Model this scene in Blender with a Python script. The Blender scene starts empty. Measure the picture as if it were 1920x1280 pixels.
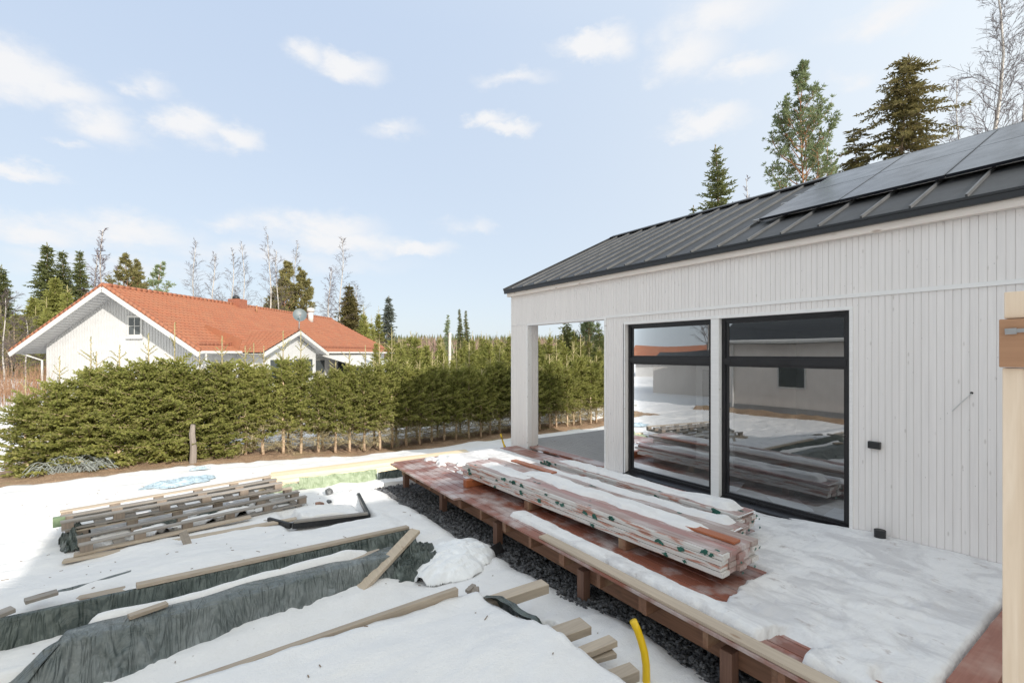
import bpy, math, random
import numpy as np
from mathutils import Vector, Matrix
R = math.radians
random.seed(7)
scene = bpy.context.scene
COL = scene.collection

# ---------------------------------------------------------------- camera
VB = R(34.2)                      # the view turns 34.2 degrees from the long wall of the house
VD = (math.sin(VB), math.cos(VB)); VR = (math.cos(VB), -math.sin(VB))
CH = 2.56; F = 885.0; CX = 960.0; HY = 662.0
cam_d = bpy.data.cameras.new("camera"); cam = bpy.data.objects.new("camera", cam_d); COL.objects.link(cam)
cam.location = (0, 0, CH); cam.rotation_euler = (R(90), 0, -VB)
cam_d.sensor_width = 36; cam_d.lens = F/1920*36; cam_d.shift_y = 22/1920
cam_d.clip_start = 0.05; cam_d.clip_end = 3000
scene.camera = cam

# ---------------------------------------------------------------- world, sun, exposure
SUN_EL = R(25.0); SUN_AZ = math.atan2(0.085, -1.0)          # towards the sun: (+0.085, -1)
scene.view_settings.view_transform = 'Standard'
scene.view_settings.look = 'None'
scene.view_settings.exposure = 0.42
scene.view_settings.gamma = 1.0
world = bpy.data.worlds.new("World"); scene.world = world; world.use_nodes = True
SKY_STRENGTH = 0.15
sd = bpy.data.lights.new("sun", 'SUN'); so = bpy.data.objects.new("sun", sd); COL.objects.link(so)
sd.energy = 3.9; sd.angle = R(0.53); sd.color = (1.0, 0.93, 0.84)
_s = Vector((math.sin(SUN_AZ)*math.cos(SUN_EL), math.cos(SUN_AZ)*math.cos(SUN_EL), math.sin(SUN_EL)))
so.rotation_euler = _s.to_track_quat('Z', 'Y').to_euler(); so.location = (0, -20, 20)

def pix_dir(px, py):
    a = (px-CX)/F; b = (HY-py)/F
    return Vector((VD[0]+a*VR[0], VD[1]+a*VR[1], b)).normalized()

CLOUDS = [(30,128,150,62,1.0),(120,168,110,42,.85),(200,235,95,45,.75),(268,160,48,30,.7),(360,232,70,38,1.0),(435,250,70,28,1.0),
  (30,316,95,17,.85),(575,100,60,32,.75),(660,125,72,36,.85),(915,222,50,20,.85),(965,240,48,18,.85),(1110,82,80,30,1.0),(1150,75,40,42,.9),
  (1290,100,90,60,.8),(1390,130,100,30,.85),(1345,25,160,62,.75),(1240,75,50,80,.5),(1325,232,95,30,.95),(970,145,80,20,.55),(740,243,60,18,.5),
  (1660,25,170,34,.7),(1600,150,50,26,.6),(130,272,50,12,.5),(60,428,140,30,.8),(250,432,150,34,.8),(430,418,70,22,.6),(590,425,130,34,1.0),(640,455,160,28,.8),
  (780,465,90,18,.8),(880,428,70,16,.6),(1810,40,110,18,.0),(500,480,300,26,.5),(220,495,260,30,.5),(1100,505,90,10,.0)]

def build_world():
    nt = world.node_tree; N = nt.nodes; L = nt.links; N.clear()
    out = N.new('ShaderNodeOutputWorld'); bg = N.new('ShaderNodeBackground')
    sky = N.new('ShaderNodeTexSky'); sky.sky_type = 'NISHITA'; sky.sun_disc = False
    sky.sun_elevation = SUN_EL; sky.sun_rotation = R(180-4.9); sky.altitude = 100
    sky.air_density = 1.0; sky.dust_density = 1.2; sky.ozone_density = 1.0
    bg.inputs['Strength'].default_value = SKY_STRENGTH
    def M(op, a, b=None, c=None, clamp=False):
        n = N.new('ShaderNodeMath'); n.operation = op; n.use_clamp = clamp
        for i, v in enumerate((a, b, c)):
            if v is None: continue
            if isinstance(v, (int, float)): n.inputs[i].default_value = v
            else: L.new(v, n.inputs[i])
        return n.outputs[0]
    tc = N.new('ShaderNodeTexCoord'); sep = N.new('ShaderNodeSeparateXYZ'); L.new(tc.outputs['Generated'], sep.inputs[0])
    az = M('ARCTAN2', sep.outputs[0], sep.outputs[1]); el = M('ARCSINE', sep.outputs[2])
    # soft warp of the lookup so that the cloud rims are ragged
    nz = N.new('ShaderNodeTexNoise'); nz.inputs['Scale'].default_value = 10; nz.inputs['Detail'].default_value = 9; nz.inputs['Roughness'].default_value = .62
    mp = N.new('ShaderNodeMapping'); mp.inputs['Scale'].default_value = (1, 1, 1.8); L.new(tc.outputs['Generated'], mp.inputs[0]); L.new(mp.outputs[0], nz.inputs['Vector'])
    sc = N.new('ShaderNodeSeparateColor'); L.new(nz.outputs['Color'], sc.inputs[0])
    az2 = M('ADD', az, M('MULTIPLY', M('SUBTRACT', sc.outputs[0], .5), .14))
    el2 = M('ADD', el, M('MULTIPLY', M('SUBTRACT', sc.outputs[1], .5), .085))
    tot = None
    for (px, py, rx, ry, st) in CLOUDS:
        if st <= 0: continue
        d = pix_dir(px, py); a0 = math.atan2(d.x, d.y); e0 = math.asin(d.z)
        dx = pix_dir(px+rx, py); dy = pix_dir(px, py-ry)
        ra = abs(math.atan2(dx.x, dx.y)-a0)*1.25; re = abs(math.asin(dy.z)-e0)*1.25
        u = M('DIVIDE', M('SUBTRACT', az2, a0), ra); v = M('DIVIDE', M('SUBTRACT', el2, e0), re)
        r = M('SQRT', M('ADD', M('MULTIPLY', u, u), M('MULTIPLY', v, v)))
        m = M('MULTIPLY', M('SUBTRACT', 1.0, r, clamp=True), st)
        tot = m if tot is None else M('MAXIMUM', tot, m)
    mr = N.new('ShaderNodeMapRange'); mr.interpolation_type = 'SMOOTHSTEP'
    L.new(M('ADD', tot, M('MULTIPLY', M('SUBTRACT', nz.outputs['Fac'], .5), M('MULTIPLY', tot, 2.2))), mr.inputs[0])
    mr.inputs[1].default_value = .0; mr.inputs[2].default_value = .78
    # pale high haze towards the horizon
    hz = N.new('ShaderNodeMapRange'); L.new(el, hz.inputs[0]); hz.inputs[1].default_value = 0.0; hz.inputs[2].default_value = .75
    hz.inputs[3].default_value = .88; hz.inputs[4].default_value = .86
    mx = N.new('ShaderNodeMix'); mx.data_type = 'RGBA'; L.new(hz.outputs[0], mx.inputs[0]); L.new(sky.outputs[0], mx.inputs[6])
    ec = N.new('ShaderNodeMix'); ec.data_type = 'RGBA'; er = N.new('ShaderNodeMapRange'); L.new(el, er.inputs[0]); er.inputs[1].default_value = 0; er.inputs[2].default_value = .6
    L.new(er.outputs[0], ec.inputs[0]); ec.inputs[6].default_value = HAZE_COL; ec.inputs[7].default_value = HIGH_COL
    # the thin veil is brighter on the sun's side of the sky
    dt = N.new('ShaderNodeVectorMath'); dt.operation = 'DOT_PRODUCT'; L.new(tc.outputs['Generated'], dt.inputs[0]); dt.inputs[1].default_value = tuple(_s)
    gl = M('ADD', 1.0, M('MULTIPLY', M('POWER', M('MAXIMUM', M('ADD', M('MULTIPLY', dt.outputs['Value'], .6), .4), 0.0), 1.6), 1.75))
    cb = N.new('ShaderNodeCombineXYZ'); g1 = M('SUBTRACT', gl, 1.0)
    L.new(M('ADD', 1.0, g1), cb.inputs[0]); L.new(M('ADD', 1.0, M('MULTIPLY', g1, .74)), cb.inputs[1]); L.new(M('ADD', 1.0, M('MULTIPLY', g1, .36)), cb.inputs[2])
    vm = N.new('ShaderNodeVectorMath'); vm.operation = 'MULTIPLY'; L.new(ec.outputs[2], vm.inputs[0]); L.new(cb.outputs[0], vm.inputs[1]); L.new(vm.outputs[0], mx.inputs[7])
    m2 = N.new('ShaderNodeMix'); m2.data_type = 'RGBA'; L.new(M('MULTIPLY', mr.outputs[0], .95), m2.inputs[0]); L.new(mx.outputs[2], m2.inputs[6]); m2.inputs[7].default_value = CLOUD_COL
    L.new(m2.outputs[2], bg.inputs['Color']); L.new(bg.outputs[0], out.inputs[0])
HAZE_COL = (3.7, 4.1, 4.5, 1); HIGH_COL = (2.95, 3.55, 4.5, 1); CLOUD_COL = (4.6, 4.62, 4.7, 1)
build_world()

# ---------------------------------------------------------------- helpers
def PZ(px, py, z=0.0):            # where the ray through a pixel meets the level z (used only to lay the plan out)
    dep = (CH-z)*F/(py-HY); lat = (px-CX)/F*dep
    return (dep*VD[0]+lat*VR[0], dep*VD[1]+lat*VR[1])
def PD(px, py, dep):
    lat = (px-CX)/F*dep
    return (dep*VD[0]+lat*VR[0], dep*VD[1]+lat*VR[1], CH+(HY-py)/F*dep)
def bear(px): return VB+math.atan((px-CX)/F)
def YX(px, x): return x/math.tan(bear(px))

def _hash(ix, iy, s):
    n = (ix*374761393 + iy*668265263 + s*1442695041) & 0xffffffff
    n = ((n ^ (n >> 13))*1274126177) & 0xffffffff
    n = n ^ (n >> 16)
    return (n & 0xffffff)/float(0xffffff)
def vnoise(x, y, s=0):
    x = np.asarray(x, float); y = np.asarray(y, float)
    x, y = np.broadcast_arrays(x, y)
    ix = np.floor(x).astype(np.int64); iy = np.floor(y).astype(np.int64); fx = x-ix; fy = y-iy
    fx = fx*fx*(3-2*fx); fy = fy*fy*(3-2*fy)
    a = _hash(ix, iy, s); b = _hash(ix+1, iy, s); c = _hash(ix, iy+1, s); d = _hash(ix+1, iy+1, s)
    return (a+(b-a)*fx+(c-a)*fy+(a-b-c+d)*fx*fy)*2-1
def fbm(x, y, s=0, o=4):
    t = 0; a = 1.0; f = 1.0
    for i in range(o):
        t = t+a*vnoise(np.asarray(x)*f, np.asarray(y)*f, s+i*17); a *= .5; f *= 2.03
    return t
def ss(a, b, x):
    t = np.clip((np.asarray(x, float)-a)/(b-a), 0, 1); return t*t*(3-2*t)

class MB:
    def __init__(s): s.v = []; s.f = []; s.m = []; s.cur = 0
    def add(s, vs, fs):
        n = len(s.v); s.v.extend([tuple(map(float, p)) for p in vs]); s.f.extend([tuple(i+n for i in q) for q in fs]); s.m.extend([s.cur]*len(fs)); return s
    def box(s, x0, x1, y0, y1, z0, z1):
        return s.add([(x0,y0,z0),(x1,y0,z0),(x1,y1,z0),(x0,y1,z0),(x0,y0,z1),(x1,y0,z1),(x1,y1,z1),(x0,y1,z1)],
            [(0,3,2,1),(4,5,6,7),(0,1,5,4),(1,2,6,5),(2,3,7,6),(3,0,4,7)])
    def beam(s, p0, p1, w, h, up=(0,0,1), jit=0):     # box along p0-p1, w across, h along 'up', centred
        p0 = Vector(p0); p1 = Vector(p1); d = (p1-p0).normalized(); u = Vector(up)
        r = d.cross(u).normalized(); u = r.cross(d).normalized()
        vs = []
        for p in (p0, p1):
            for a, b in ((-1,-1),(1,-1),(1,1),(-1,1)):
                vs.append(p+r*(a*w/2)+u*(b*h/2)+Vector([random.uniform(-jit, jit) for _ in range(3)]))
        return s.add(vs, [(0,1,2,3),(7,6,5,4),(0,4,5,1),(1,5,6,2),(2,6,7,3),(3,7,4,0)])
    def tube(s, pts, rad, n=8, cap=True):
        pts = [Vector(p) for p in pts]; k = len(pts); n0 = len(s.v); vs = []; fs = []
        for i, p in enumerate(pts):
            d = (pts[min(i+1, k-1)]-pts[max(i-1, 0)])
            if d.length < 1e-9: d = Vector((0,0,1))
            d.normalize(); a = Vector((0,0,1)) if abs(d.z) < .9 else Vector((1,0,0))
            u = d.cross(a).normalized(); w = d.cross(u)
            r = rad[i] if hasattr(rad, '__len__') else rad
            for j in range(n):
                t = 2*math.pi*j/n; vs.append(p+u*(r*math.cos(t))+w*(r*math.sin(t)))
        for i in range(k-1):
            for j in range(n):
                fs.append((i*n+j, i*n+(j+1)%n, (i+1)*n+(j+1)%n, (i+1)*n+j))
        if cap: fs.append(tuple(range(n-1, -1, -1))); fs.append(tuple((k-1)*n+j for j in range(n)))
        return s.add(vs, fs)
    def quad(s, a, b, c, d): return s.add([a, b, c, d], [(0,1,2,3)])
    def prism(s, poly, fn, t0, t1):                   # poly 2d, fn(u,v,t)->xyz
        n = len(poly); vs = [fn(u, v, t0) for u, v in poly]+[fn(u, v, t1) for u, v in poly]
        return s.add(vs, [tuple(range(n-1, -1, -1)), tuple(range(n, 2*n))]+[(i, (i+1)%n, n+(i+1)%n, n+i) for i in range(n)])
    def grid(s, X, Y, Z, keep=None):
        ny, nx = X.shape; n0 = len(s.v)
        s.v.extend(zip(X.ravel().tolist(), Y.ravel().tolist(), Z.ravel().tolist()))
        for j in range(ny-1):
            for i in range(nx-1):
                if keep is not None and not keep[j, i]: continue
                a = n0+j*nx+i; s.f.append((a, a+1, a+nx+1, a+nx)); s.m.append(s.cur)
        return s
    def build(s, name, mat, parent=None, smooth=False, bevel=0):
        o3 = origin_of(parent)
        me = bpy.data.meshes.new(name)
        v = s.v if o3 == (0,0,0) else [(a-o3[0], b-o3[1], c-o3[2]) for a, b, c in s.v]
        me.from_pydata(v, [], s.f)
        mats = mat if isinstance(mat, (list, tuple)) else [mat]
        for m in mats: me.materials.append(m)
        if len(mats) > 1: me.polygons.foreach_set('material_index', s.m)
        if smooth: me.polygons.foreach_set('use_smooth', [True]*len(me.polygons))
        me.update()
        o = bpy.data.objects.new(name, me); COL.objects.link(o)
        if parent is not None: o.parent = parent
        if bevel:
            b = o.modifiers.new('bevel', 'BEVEL'); b.width = bevel; b.segments = 2; b.limit_method = 'ANGLE'
        return o
def origin_of(o):
    x = y = z = 0
    while o is not None: x += o.location.x; y += o.location.y; z += o.location.z; o = o.parent
    return (x, y, z)
def tag(o, label, cat, group=None, kind=None):
    if label: o['label'] = label
    if cat: o['category'] = cat
    if group: o['group'] = group
    if kind: o['kind'] = kind
    return o
def thing(name, label, cat, loc=(0,0,0), group=None):
    o = bpy.data.objects.new(name, None); COL.objects.link(o); o.location = loc; o.empty_display_size = .2
    return tag(o, label, cat, group)
def struct(name, mb, mat, smooth=False):
    o = mb.build(name, mat, smooth=smooth); o['kind'] = 'structure'; return o
def clone(root, loc, rz=0, scale=1.0, label=None, group=None):
    c = root.copy(); COL.objects.link(c); c.location = loc; c.rotation_euler = (0, 0, rz)
    c.scale = (scale,)*3 if not hasattr(scale, '__len__') else scale
    if label: c['label'] = label
    if group: c['group'] = group
    for ch in list(root.children):
        k = ch.copy(); COL.objects.link(k); k.parent = c
        for g in list(ch.children):
            q = g.copy(); COL.objects.link(q); q.parent = k
    return c

# ---------------------------------------------------------------- materials
class NT:
    def __init__(s, name):
        s.mat = bpy.data.materials.new(name); s.mat.use_nodes = True; s.t = s.mat.node_tree; s.t.nodes.clear()
        s.out = s.t.nodes.new('ShaderNodeOutputMaterial'); s.b = s.t.nodes.new('ShaderNodeBsdfPrincipled'); s.t.links.new(s.b.outputs[0], s.out.inputs[0])
        s.tc = s.t.nodes.new('ShaderNodeTexCoord')
    def set(s, k, v):
        i = s.b.inputs[k]
        if hasattr(v, 'is_linked') or hasattr(v, 'links'): s.t.links.new(v, i)
        else: i.default_value = v if not (isinstance(v, (tuple, list)) and len(v) == 3) else (*v, 1)
        return s
    def put(s, n, i, v):
        if hasattr(v, 'links'): s.t.links.new(v, n.inputs[i])
        else: n.inputs[i].default_value = (*v, 1) if isinstance(v, (tuple, list)) and len(v) == 3 and n.inputs[i].type == 'RGBA' else v
    def math(s, op, a, b=0.0, clamp=False):
        n = s.t.nodes.new('ShaderNodeMath'); n.operation = op; n.use_clamp = clamp; s.put(n, 0, a); s.put(n, 1, b); return n.outputs[0]
    def vec(s, scale=(1,1,1), rot=(0,0,0), src='Object', loc=(0,0,0)):
        m = s.t.nodes.new('ShaderNodeMapping'); m.inputs['Scale'].default_value = scale; m.inputs['Rotation'].default_value = rot; m.inputs['Location'].default_value = loc
        s.t.links.new(s.tc.outputs[src], m.inputs[0]); return m.outputs[0]
    def noise(s, vec, scale=1, det=4, rough=.55, dist=0):
        n = s.t.nodes.new('ShaderNodeTexNoise'); s.t.links.new(vec, n.inputs['Vector'])
        n.inputs['Scale'].default_value = scale; n.inputs['Detail'].default_value = det; n.inputs['Roughness'].default_value = rough; n.inputs['Distortion'].default_value = dist
        return n.outputs['Fac']
    def vor(s, vec, scale=1, feat='F1', out='Distance'):
        n = s.t.nodes.new('ShaderNodeTexVoronoi'); n.feature = feat; s.t.links.new(vec, n.inputs['Vector']); n.inputs['Scale'].default_value = scale
        return n.outputs[out]
    def rng(s, v, a, b, c=0.0, d=1.0, smooth=False):
        n = s.t.nodes.new('ShaderNodeMapRange'); s.put(n, 0, v)
        if smooth: n.interpolation_type = 'SMOOTHSTEP'
        for i, q in zip((1,2,3,4), (a, b, c, d)): n.inputs[i].default_value = q
        return n.outputs[0]
    def mix(s, f, a, b, mode='MIX'):
        n = s.t.nodes.new('ShaderNodeMix'); n.data_type = 'RGBA'; n.blend_type = mode; s.put(n, 0, f); s.put(n, 6, a); s.put(n, 7, b); return n.outputs[2]
    def bump(s, h, strength=.3, dist=.01):
        n = s.t.nodes.new('ShaderNodeBump'); s.t.links.new(h, n.inputs['Height']); n.inputs['Strength'].default_value = strength; n.inputs['Distance'].default_value = dist
        s.t.links.new(n.outputs[0], s.b.inputs['Normal']); return s
    def objrand(s):
        n = s.t.nodes.new('ShaderNodeObjectInfo'); return n.outputs['Random']
    def sep(s, v):
        n = s.t.nodes.new('ShaderNodeSeparateXYZ'); s.t.links.new(v, n.inputs[0]); return n.outputs

def wood(name, c1, c2, axis='y', rough=.7, knots=True, patch=None, bumpy=.25, spread=.25, knot_c=(.12,.07,.04), rng=.3, coat=0.0, kscale=1.0):
    n = NT(name); st = {'x': (.7, 14, 14), 'y': (14, .7, 14), 'z': (14, 14, .7)}[axis]
    g = n.noise(n.vec(st), 3.0, 5, .6, .6); big = n.noise(n.vec((1,1,1)), 1.3, 3)
    r = n.objrand()
    f = n.math('ADD', g, n.math('MULTIPLY', n.math('SUBTRACT', r, .5), rng), clamp=True)
    c = n.mix(n.rng(f, .3, .7), c1, c2)
    c = n.mix(n.rng(big, .35, .7, 0, spread), c, tuple(q*.55 for q in c1))
    if knots:
        kv = {'x': (2.2, 7, 7), 'y': (7, 2.2, 7), 'z': (7, 7, 2.2)}[axis]
        k = n.vor(n.vec(kv), kscale); c = n.mix(n.rng(k, .06, .13, .75, 0), c, knot_c)
    if patch:
        pc, lo, hi, sc = patch
        pn = n.noise(n.vec((1,1,1), loc=(3,5,1)), sc, 4, .6); c = n.mix(n.rng(pn, lo, hi), c, pc)
    n.set('Base Color', c); n.set('Roughness', rough); n.bump(g, bumpy, .004)
    if coat: n.set('Coat Weight', coat); n.set('Coat Roughness', .25)
    return n.mat
def plain(name, c, rough=.6, metal=0.0, var=.15, scale=6, bump=0.0, bs=60, spec=None):
    n = NT(name); g = n.noise(n.vec(), scale, 4)
    n.set('Base Color', n.mix(n.rng(g, .3, .7), tuple(q*(1-var) for q in c), tuple(min(1, q*(1+var)) for q in c)))
    n.set('Roughness', n.rng(g, .3, .7, max(0, rough-.08), min(1, rough+.08))); n.set('Metallic', metal)
    if spec is not None: n.set('Specular IOR Level', spec)
    if bump: n.bump(n.noise(n.vec(), bs, 4), bump, .01)
    return n.mat
MAT = {}
def snow_mat(name, dirty=0.0, tint=(.775,.77,.77), dc=(.42,.40,.39), ripple=.5):
    n = NT(name)
    v = n.vec(); fine = n.noise(v, 26, 5, .65); mid = n.noise(v, 5, 4, .6); rip = n.noise(n.vec((1.2, 4.5, 1)), 2.2, 4, .55)
    c = n.mix(n.rng(mid, .35, .75, 0, .5), tint, tuple(q*.93 for q in tint))
    deb = n.vor(n.vec(), 5.0); c = n.mix(n.rng(deb, .02, .05, .35, 0), c, (.2,.16,.12))
    if dirty:
        d = n.noise(n.vec((1.8,1.1,1), loc=(2,7,0)), 1.5, 7, .68, .6); c = n.mix(n.rng(d, .47, .60, 0, dirty), c, dc); d2 = n.noise(n.vec((3,1.6,1), loc=(1,3,0)), 2.6, 5, .7); c = n.mix(n.rng(d2, .62, .70, 0, .55), c, (.33,.27,.25))
    n.set('Base Color', c); n.set('Roughness', .75); n.set('Specular IOR Level', .25)
    h = n.math('ADD', n.math('MULTIPLY', n.math('ADD', fine, n.noise(v, 95, 3, .7)), .32), n.math('ADD', n.math('MULTIPLY', mid, .8), n.math('MULTIPLY', rip, ripple*2)))
    n.bump(h, .55, .03); return n.mat
MAT['snow'] = snow_mat('snow')
MAT['deck_snow'] = snow_mat('deck_snow', .6, dc=(.50,.49,.50), ripple=.7)
def clad_mat(name, tint, width=.06, dark=.8):
    n = NT(name); v = n.vec((14, 14, .7)); g = n.noise(v, 2.5, 5, .6, .5)
    sp = n.sep(n.vec()); cell = n.math('FLOOR', n.math('DIVIDE', sp[1], width)); wn = n.t.nodes.new('ShaderNodeTexWhiteNoise'); wn.noise_dimensions = '1D'; n.t.links.new(cell, wn.inputs['W'])
    c = n.mix(n.rng(g, .3, .72), tint, tuple(q*.92 for q in tint)); c = n.mix(n.rng(wn.outputs['Value'], 0, 1, 0, .16), c, tuple(q*.72 for q in tint))
    k = n.vor(n.vec((11, 11, 3.6)), 1.0); c = n.mix(n.rng(k, .04, .11, .42, 0), c, (.38,.34,.30))
    k2 = n.vor(n.vec((17, 17, 9), loc=(.3,.7,.1)), 1.0); c = n.mix(n.rng(k2, .035, .06, .6, 0), c, (.2,.18,.17))
    st = n.noise(n.vec((1.5, 1.5, .35)), 1.5, 4); c = n.mix(n.rng(st, .45, .75, 0, .16), c, tuple(q*.8 for q in tint))
    n.set('Base Color', c); n.set('Roughness', .72); n.bump(g, .2, .003); return n.mat
MAT['clad'] = clad_mat('whitewashed_boards', (.84,.805,.785))
MAT['trim'] = wood('white_trim', (.86,.85,.84), (.78,.77,.76), 'y', .65, True, knot_c=(.5,.47,.44), bumpy=.1, spread=.1)
MAT['fascia'] = wood('primed_fascia', (.84,.77,.71), (.72,.65,.59), 'y', .65, True, knot_c=(.38,.28,.22), bumpy=.1, spread=.1)
MAT['black'] = plain('black_metal', (.018,.019,.021), .38, .0, .2, 4)
MAT['frame'] = plain('window_frame_black', (.012,.012,.014), .35, .0, .2, 4)
def roof_mat():
    n = NT('dark_roof_metal'); g = n.noise(n.vec((1,1,1)), 2.2, 5, .6); f = n.noise(n.vec(), 40, 3)
    c = n.mix(n.rng(g, .3, .7), (.021,.022,.024), (.034,.036,.038)); c = n.mix(n.rng(f, .62, .75, 0, .3), c, (.16,.16,.155))
    n.set('Base Color', c); n.set('Roughness', n.rng(g, .3, .7, .42, .58)); n.set('Metallic', .0); n.set('Specular IOR Level', .35); n.bump(n.noise(n.vec(), 3, 3), .15, .01); return n.mat
MAT['roof'] = roof_mat(); MAT['seam'] = plain('skylit_seam_metal', (.085,.088,.092), .4, 0, .15, 5)  # seams coloured lighter than the roof: skylight on their sides put into the colour
def panel_mat():
    n = NT('solar_glass'); sp = n.sep(n.vec())
    g = n.noise(n.vec(), 3, 5, .6)
    n.set('Base Color', n.mix(n.rng(g, .4, .8, 0, .5), (.008,.010,.016), (.03,.03,.034))); n.set('Roughness', n.rng(g, .3, .8, .12, .3)); n.set('Specular IOR Level', .35); return n.mat
MAT['panel'] = panel_mat()
MAT['alu'] = plain('aluminium', (.55,.56,.57), .35, .9, .1, 8)
MAT['deck'] = wood('red_stained_deck', (.30,.105,.065), (.19,.07,.045), 'y', .38, True, patch=((.45,.37,.35), .47, .64, 2.3), coat=.25, knot_c=(.07,.03,.02))
MAT['deck_x'] = wood('red_stained_plank', (.33,.14,.10), (.24,.09,.06), 'x', .5, True, patch=((.40,.25,.20), .5, .68, 2.0), coat=.1, knot_c=(.13,.04,.03))
MAT['porch'] = wood('grey_porch_boards', (.36,.34,.32), (.28,.265,.25), 'y', .6, True)
MAT['joist'] = wood('brown_treated_joist', (.27,.135,.08), (.17,.085,.05), 'x', .7, True, patch=((.33,.22,.14), .5, .65, 3.0))
MAT['bearer'] = wood('brown_treated_bearer', (.27,.135,.08), (.17,.085,.05), 'y', .7, True)
MAT['dpost'] = wood('brown_treated_post', (.25,.135,.09), (.16,.085,.06), 'z', .7, False)
MAT['pale_y'] = wood('pale_board_y', (.56,.47,.36), (.44,.36,.28), 'y', .7, True, knot_c=(.26,.15,.09))
MAT['pale_x'] = wood('pale_board_x', (.50,.42,.33), (.36,.30,.24), 'x', .75, True, knot_c=(.2,.12,.07))
MAT['grey_x'] = wood('weathered_board_x', (.36,.33,.30), (.24,.22,.20), 'x', .85, True)
MAT['grey_y'] = wood('weathered_board_y', (.33,.29,.25), (.21,.185,.165), 'y', .85, True)
MAT['block'] = wood('pallet_block', (.32,.26,.21), (.22,.18,.15), 'z', .85, False)
MAT['old'] = wood('old_grey_post', (.36,.31,.27), (.22,.19,.17), 'z', .9, False)
MAT['new'] = wood('new_pine', (.90,.75,.59), (.74,.58,.42), 'z', .6, True, knot_c=(.30,.15,.08), spread=.12, bumpy=.15, rng=.05, kscale=2.6)
MAT['new2'] = wood('new_pine_dark', (.48,.27,.15), (.38,.20,.11), 'y', .6, True, knot_c=(.2,.1,.06))
MAT['new_x'] = wood('fresh_timber', (.78,.66,.47), (.68,.54,.36), 'x', .6, False, spread=.05)
MAT['orange'] = wood('orange_board', (.50,.17,.07), (.38,.12,.05), 'y', .45, True, coat=.2)
def bundle_top():
    n = NT('bundle_top_boards'); g = n.noise(n.vec((16, .8, 16)), 2.6, 5, .6, .4); w = n.noise(n.vec((3, .8, 3), loc=(1,2,3)), 2.0, 4)
    r = n.objrand()
    a = n.mix(n.rng(r, 0, 1), (.40,.17,.15), (.46,.40,.36)); c = n.mix(n.rng(g, .3, .7), a, (.30,.21,.19))
    c = n.mix(n.rng(w, .5, .64, 0, .7), c, (.62,.56,.55)); n.set('Base Color', c); n.set('Roughness', .4); n.bump(g, .3, .004); return n.mat
MAT['btop'] = bundle_top()
def bundle_side():
    n = NT('bundle_side_wrap'); w = n.noise(n.vec((1.5, 1.4, 14), loc=(5,1,2)), 2.0, 5, .6); g = n.noise(n.vec((16, .8, 30)), 2.2, 4)
    c = n.mix(n.rng(w, .52, .6), (.68,.67,.65), (.46,.20,.14)); c = n.mix(n.rng(g, .35, .7, 0, .5), c, (.42,.34,.30)); n.set('Base Color', c); n.set('Roughness', .45)
    n.bump(n.noise(n.vec((2,2,6)), 14, 4), .4, .01); return n.mat
MAT['bside'] = bundle_side()
MAT['green'] = plain('green_plastic', (.015,.10,.075), .4, 0, .4, 30, .4, 60)
def tarp_mat(name, c1, c2, rough=.5, bs=.5):
    n = NT(name); a = n.noise(n.vec((1.5,1.5,1.5)), 3, 5, .65, 1.0); f = n.noise(n.vec((9,9,2)), 6, 5, .6, 1.5); pl = n.noise(n.vec((9,2,1.8), rot=(0,.35,0)), 1.15, 2, .5, 1.2); pl2 = n.noise(n.vec((2.2,2.2,1.2), rot=(0,.6,.4)), 2.2, 1, .5, .6); pw = n.math('ABSOLUTE', n.math('SUBTRACT', pl, .5)); pw2 = n.math('ABSOLUTE', n.math('SUBTRACT', pl2, .5)); f = n.math('ADD', n.math('MULTIPLY', f, .12), n.math('ADD', n.math('MULTIPLY', pw, 2.4), n.math('MULTIPLY', pw2, 2.6)))
    c = n.mix(n.rng(a, .35, .7), c1, c2); c = n.mix(n.rng(a, .6, .75, 0, .5), c, tuple(min(1, q*1.5) for q in c2))
    n.set('Base Color', c); n.set('Roughness', n.rng(a, .3, .7, rough-.12, rough+.12)); n.bump(f, bs, .06); return n.mat
MAT['tarp'] = tarp_mat('grey_green_tarp', (.10,.12,.118), (.20,.22,.22), .36, .8)
MAT['tarp_dark'] = tarp_mat('dark_green_tarp', (.05,.066,.061), (.12,.145,.135), .34, .8)
MAT['tarp_white'] = tarp_mat('white_tarp', (.76,.77,.78), (.86,.87,.88), .6, .25)
MAT['tarp_blue'] = tarp_mat('pale_blue_plastic', (.30,.40,.47), (.5,.6,.66), .4)
MAT['tarp_palegreen'] = tarp_mat('pale_green_plastic', (.22,.28,.17), (.38,.44,.32), .5)
MAT['film'] = plain('black_film', (.012,.012,.013), .35, 0, .3, 20, .4, 30)
MAT['yellow'] = plain('yellow_plastic', (.80,.52,.01), .35, 0, .05, 4)
def gravel_mat():
    n = NT('dark_gravel'); v = n.vor(n.vec(), 34, out='Color'); d = n.vor(n.vec(), 34)
    s3 = n.sep(v); c = n.mix(s3[0], (.02,.021,.023), (.12,.122,.128)); n.set('Base Color', c); n.set('Roughness', .55); n.bump(n.math('SUBTRACT', 1.0, d), 1.0, .03); return n.mat
MAT['gravel'] = gravel_mat()
def stone_mat():
    n = NT('gravel_stones'); r = n.vor(n.vec(), 22, out='Color'); s3 = n.sep(r); n.set('Base Color', n.mix(n.rng(s3[0], 0, 1), (.025,.026,.029), (.17,.172,.18))); n.set('Roughness', .5); n.bump(n.noise(n.vec(), 120, 3), .5, .004); return n.mat
MAT['stone'] = stone_mat()
MAT['rock'] = plain('grey_rock', (.13,.135,.14), .7, 0, .5, 14, .6, 30)
MAT['brick'] = plain('broken_brick', (.30,.17,.12), .8, 0, .4, 14, .6, 30)
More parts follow.
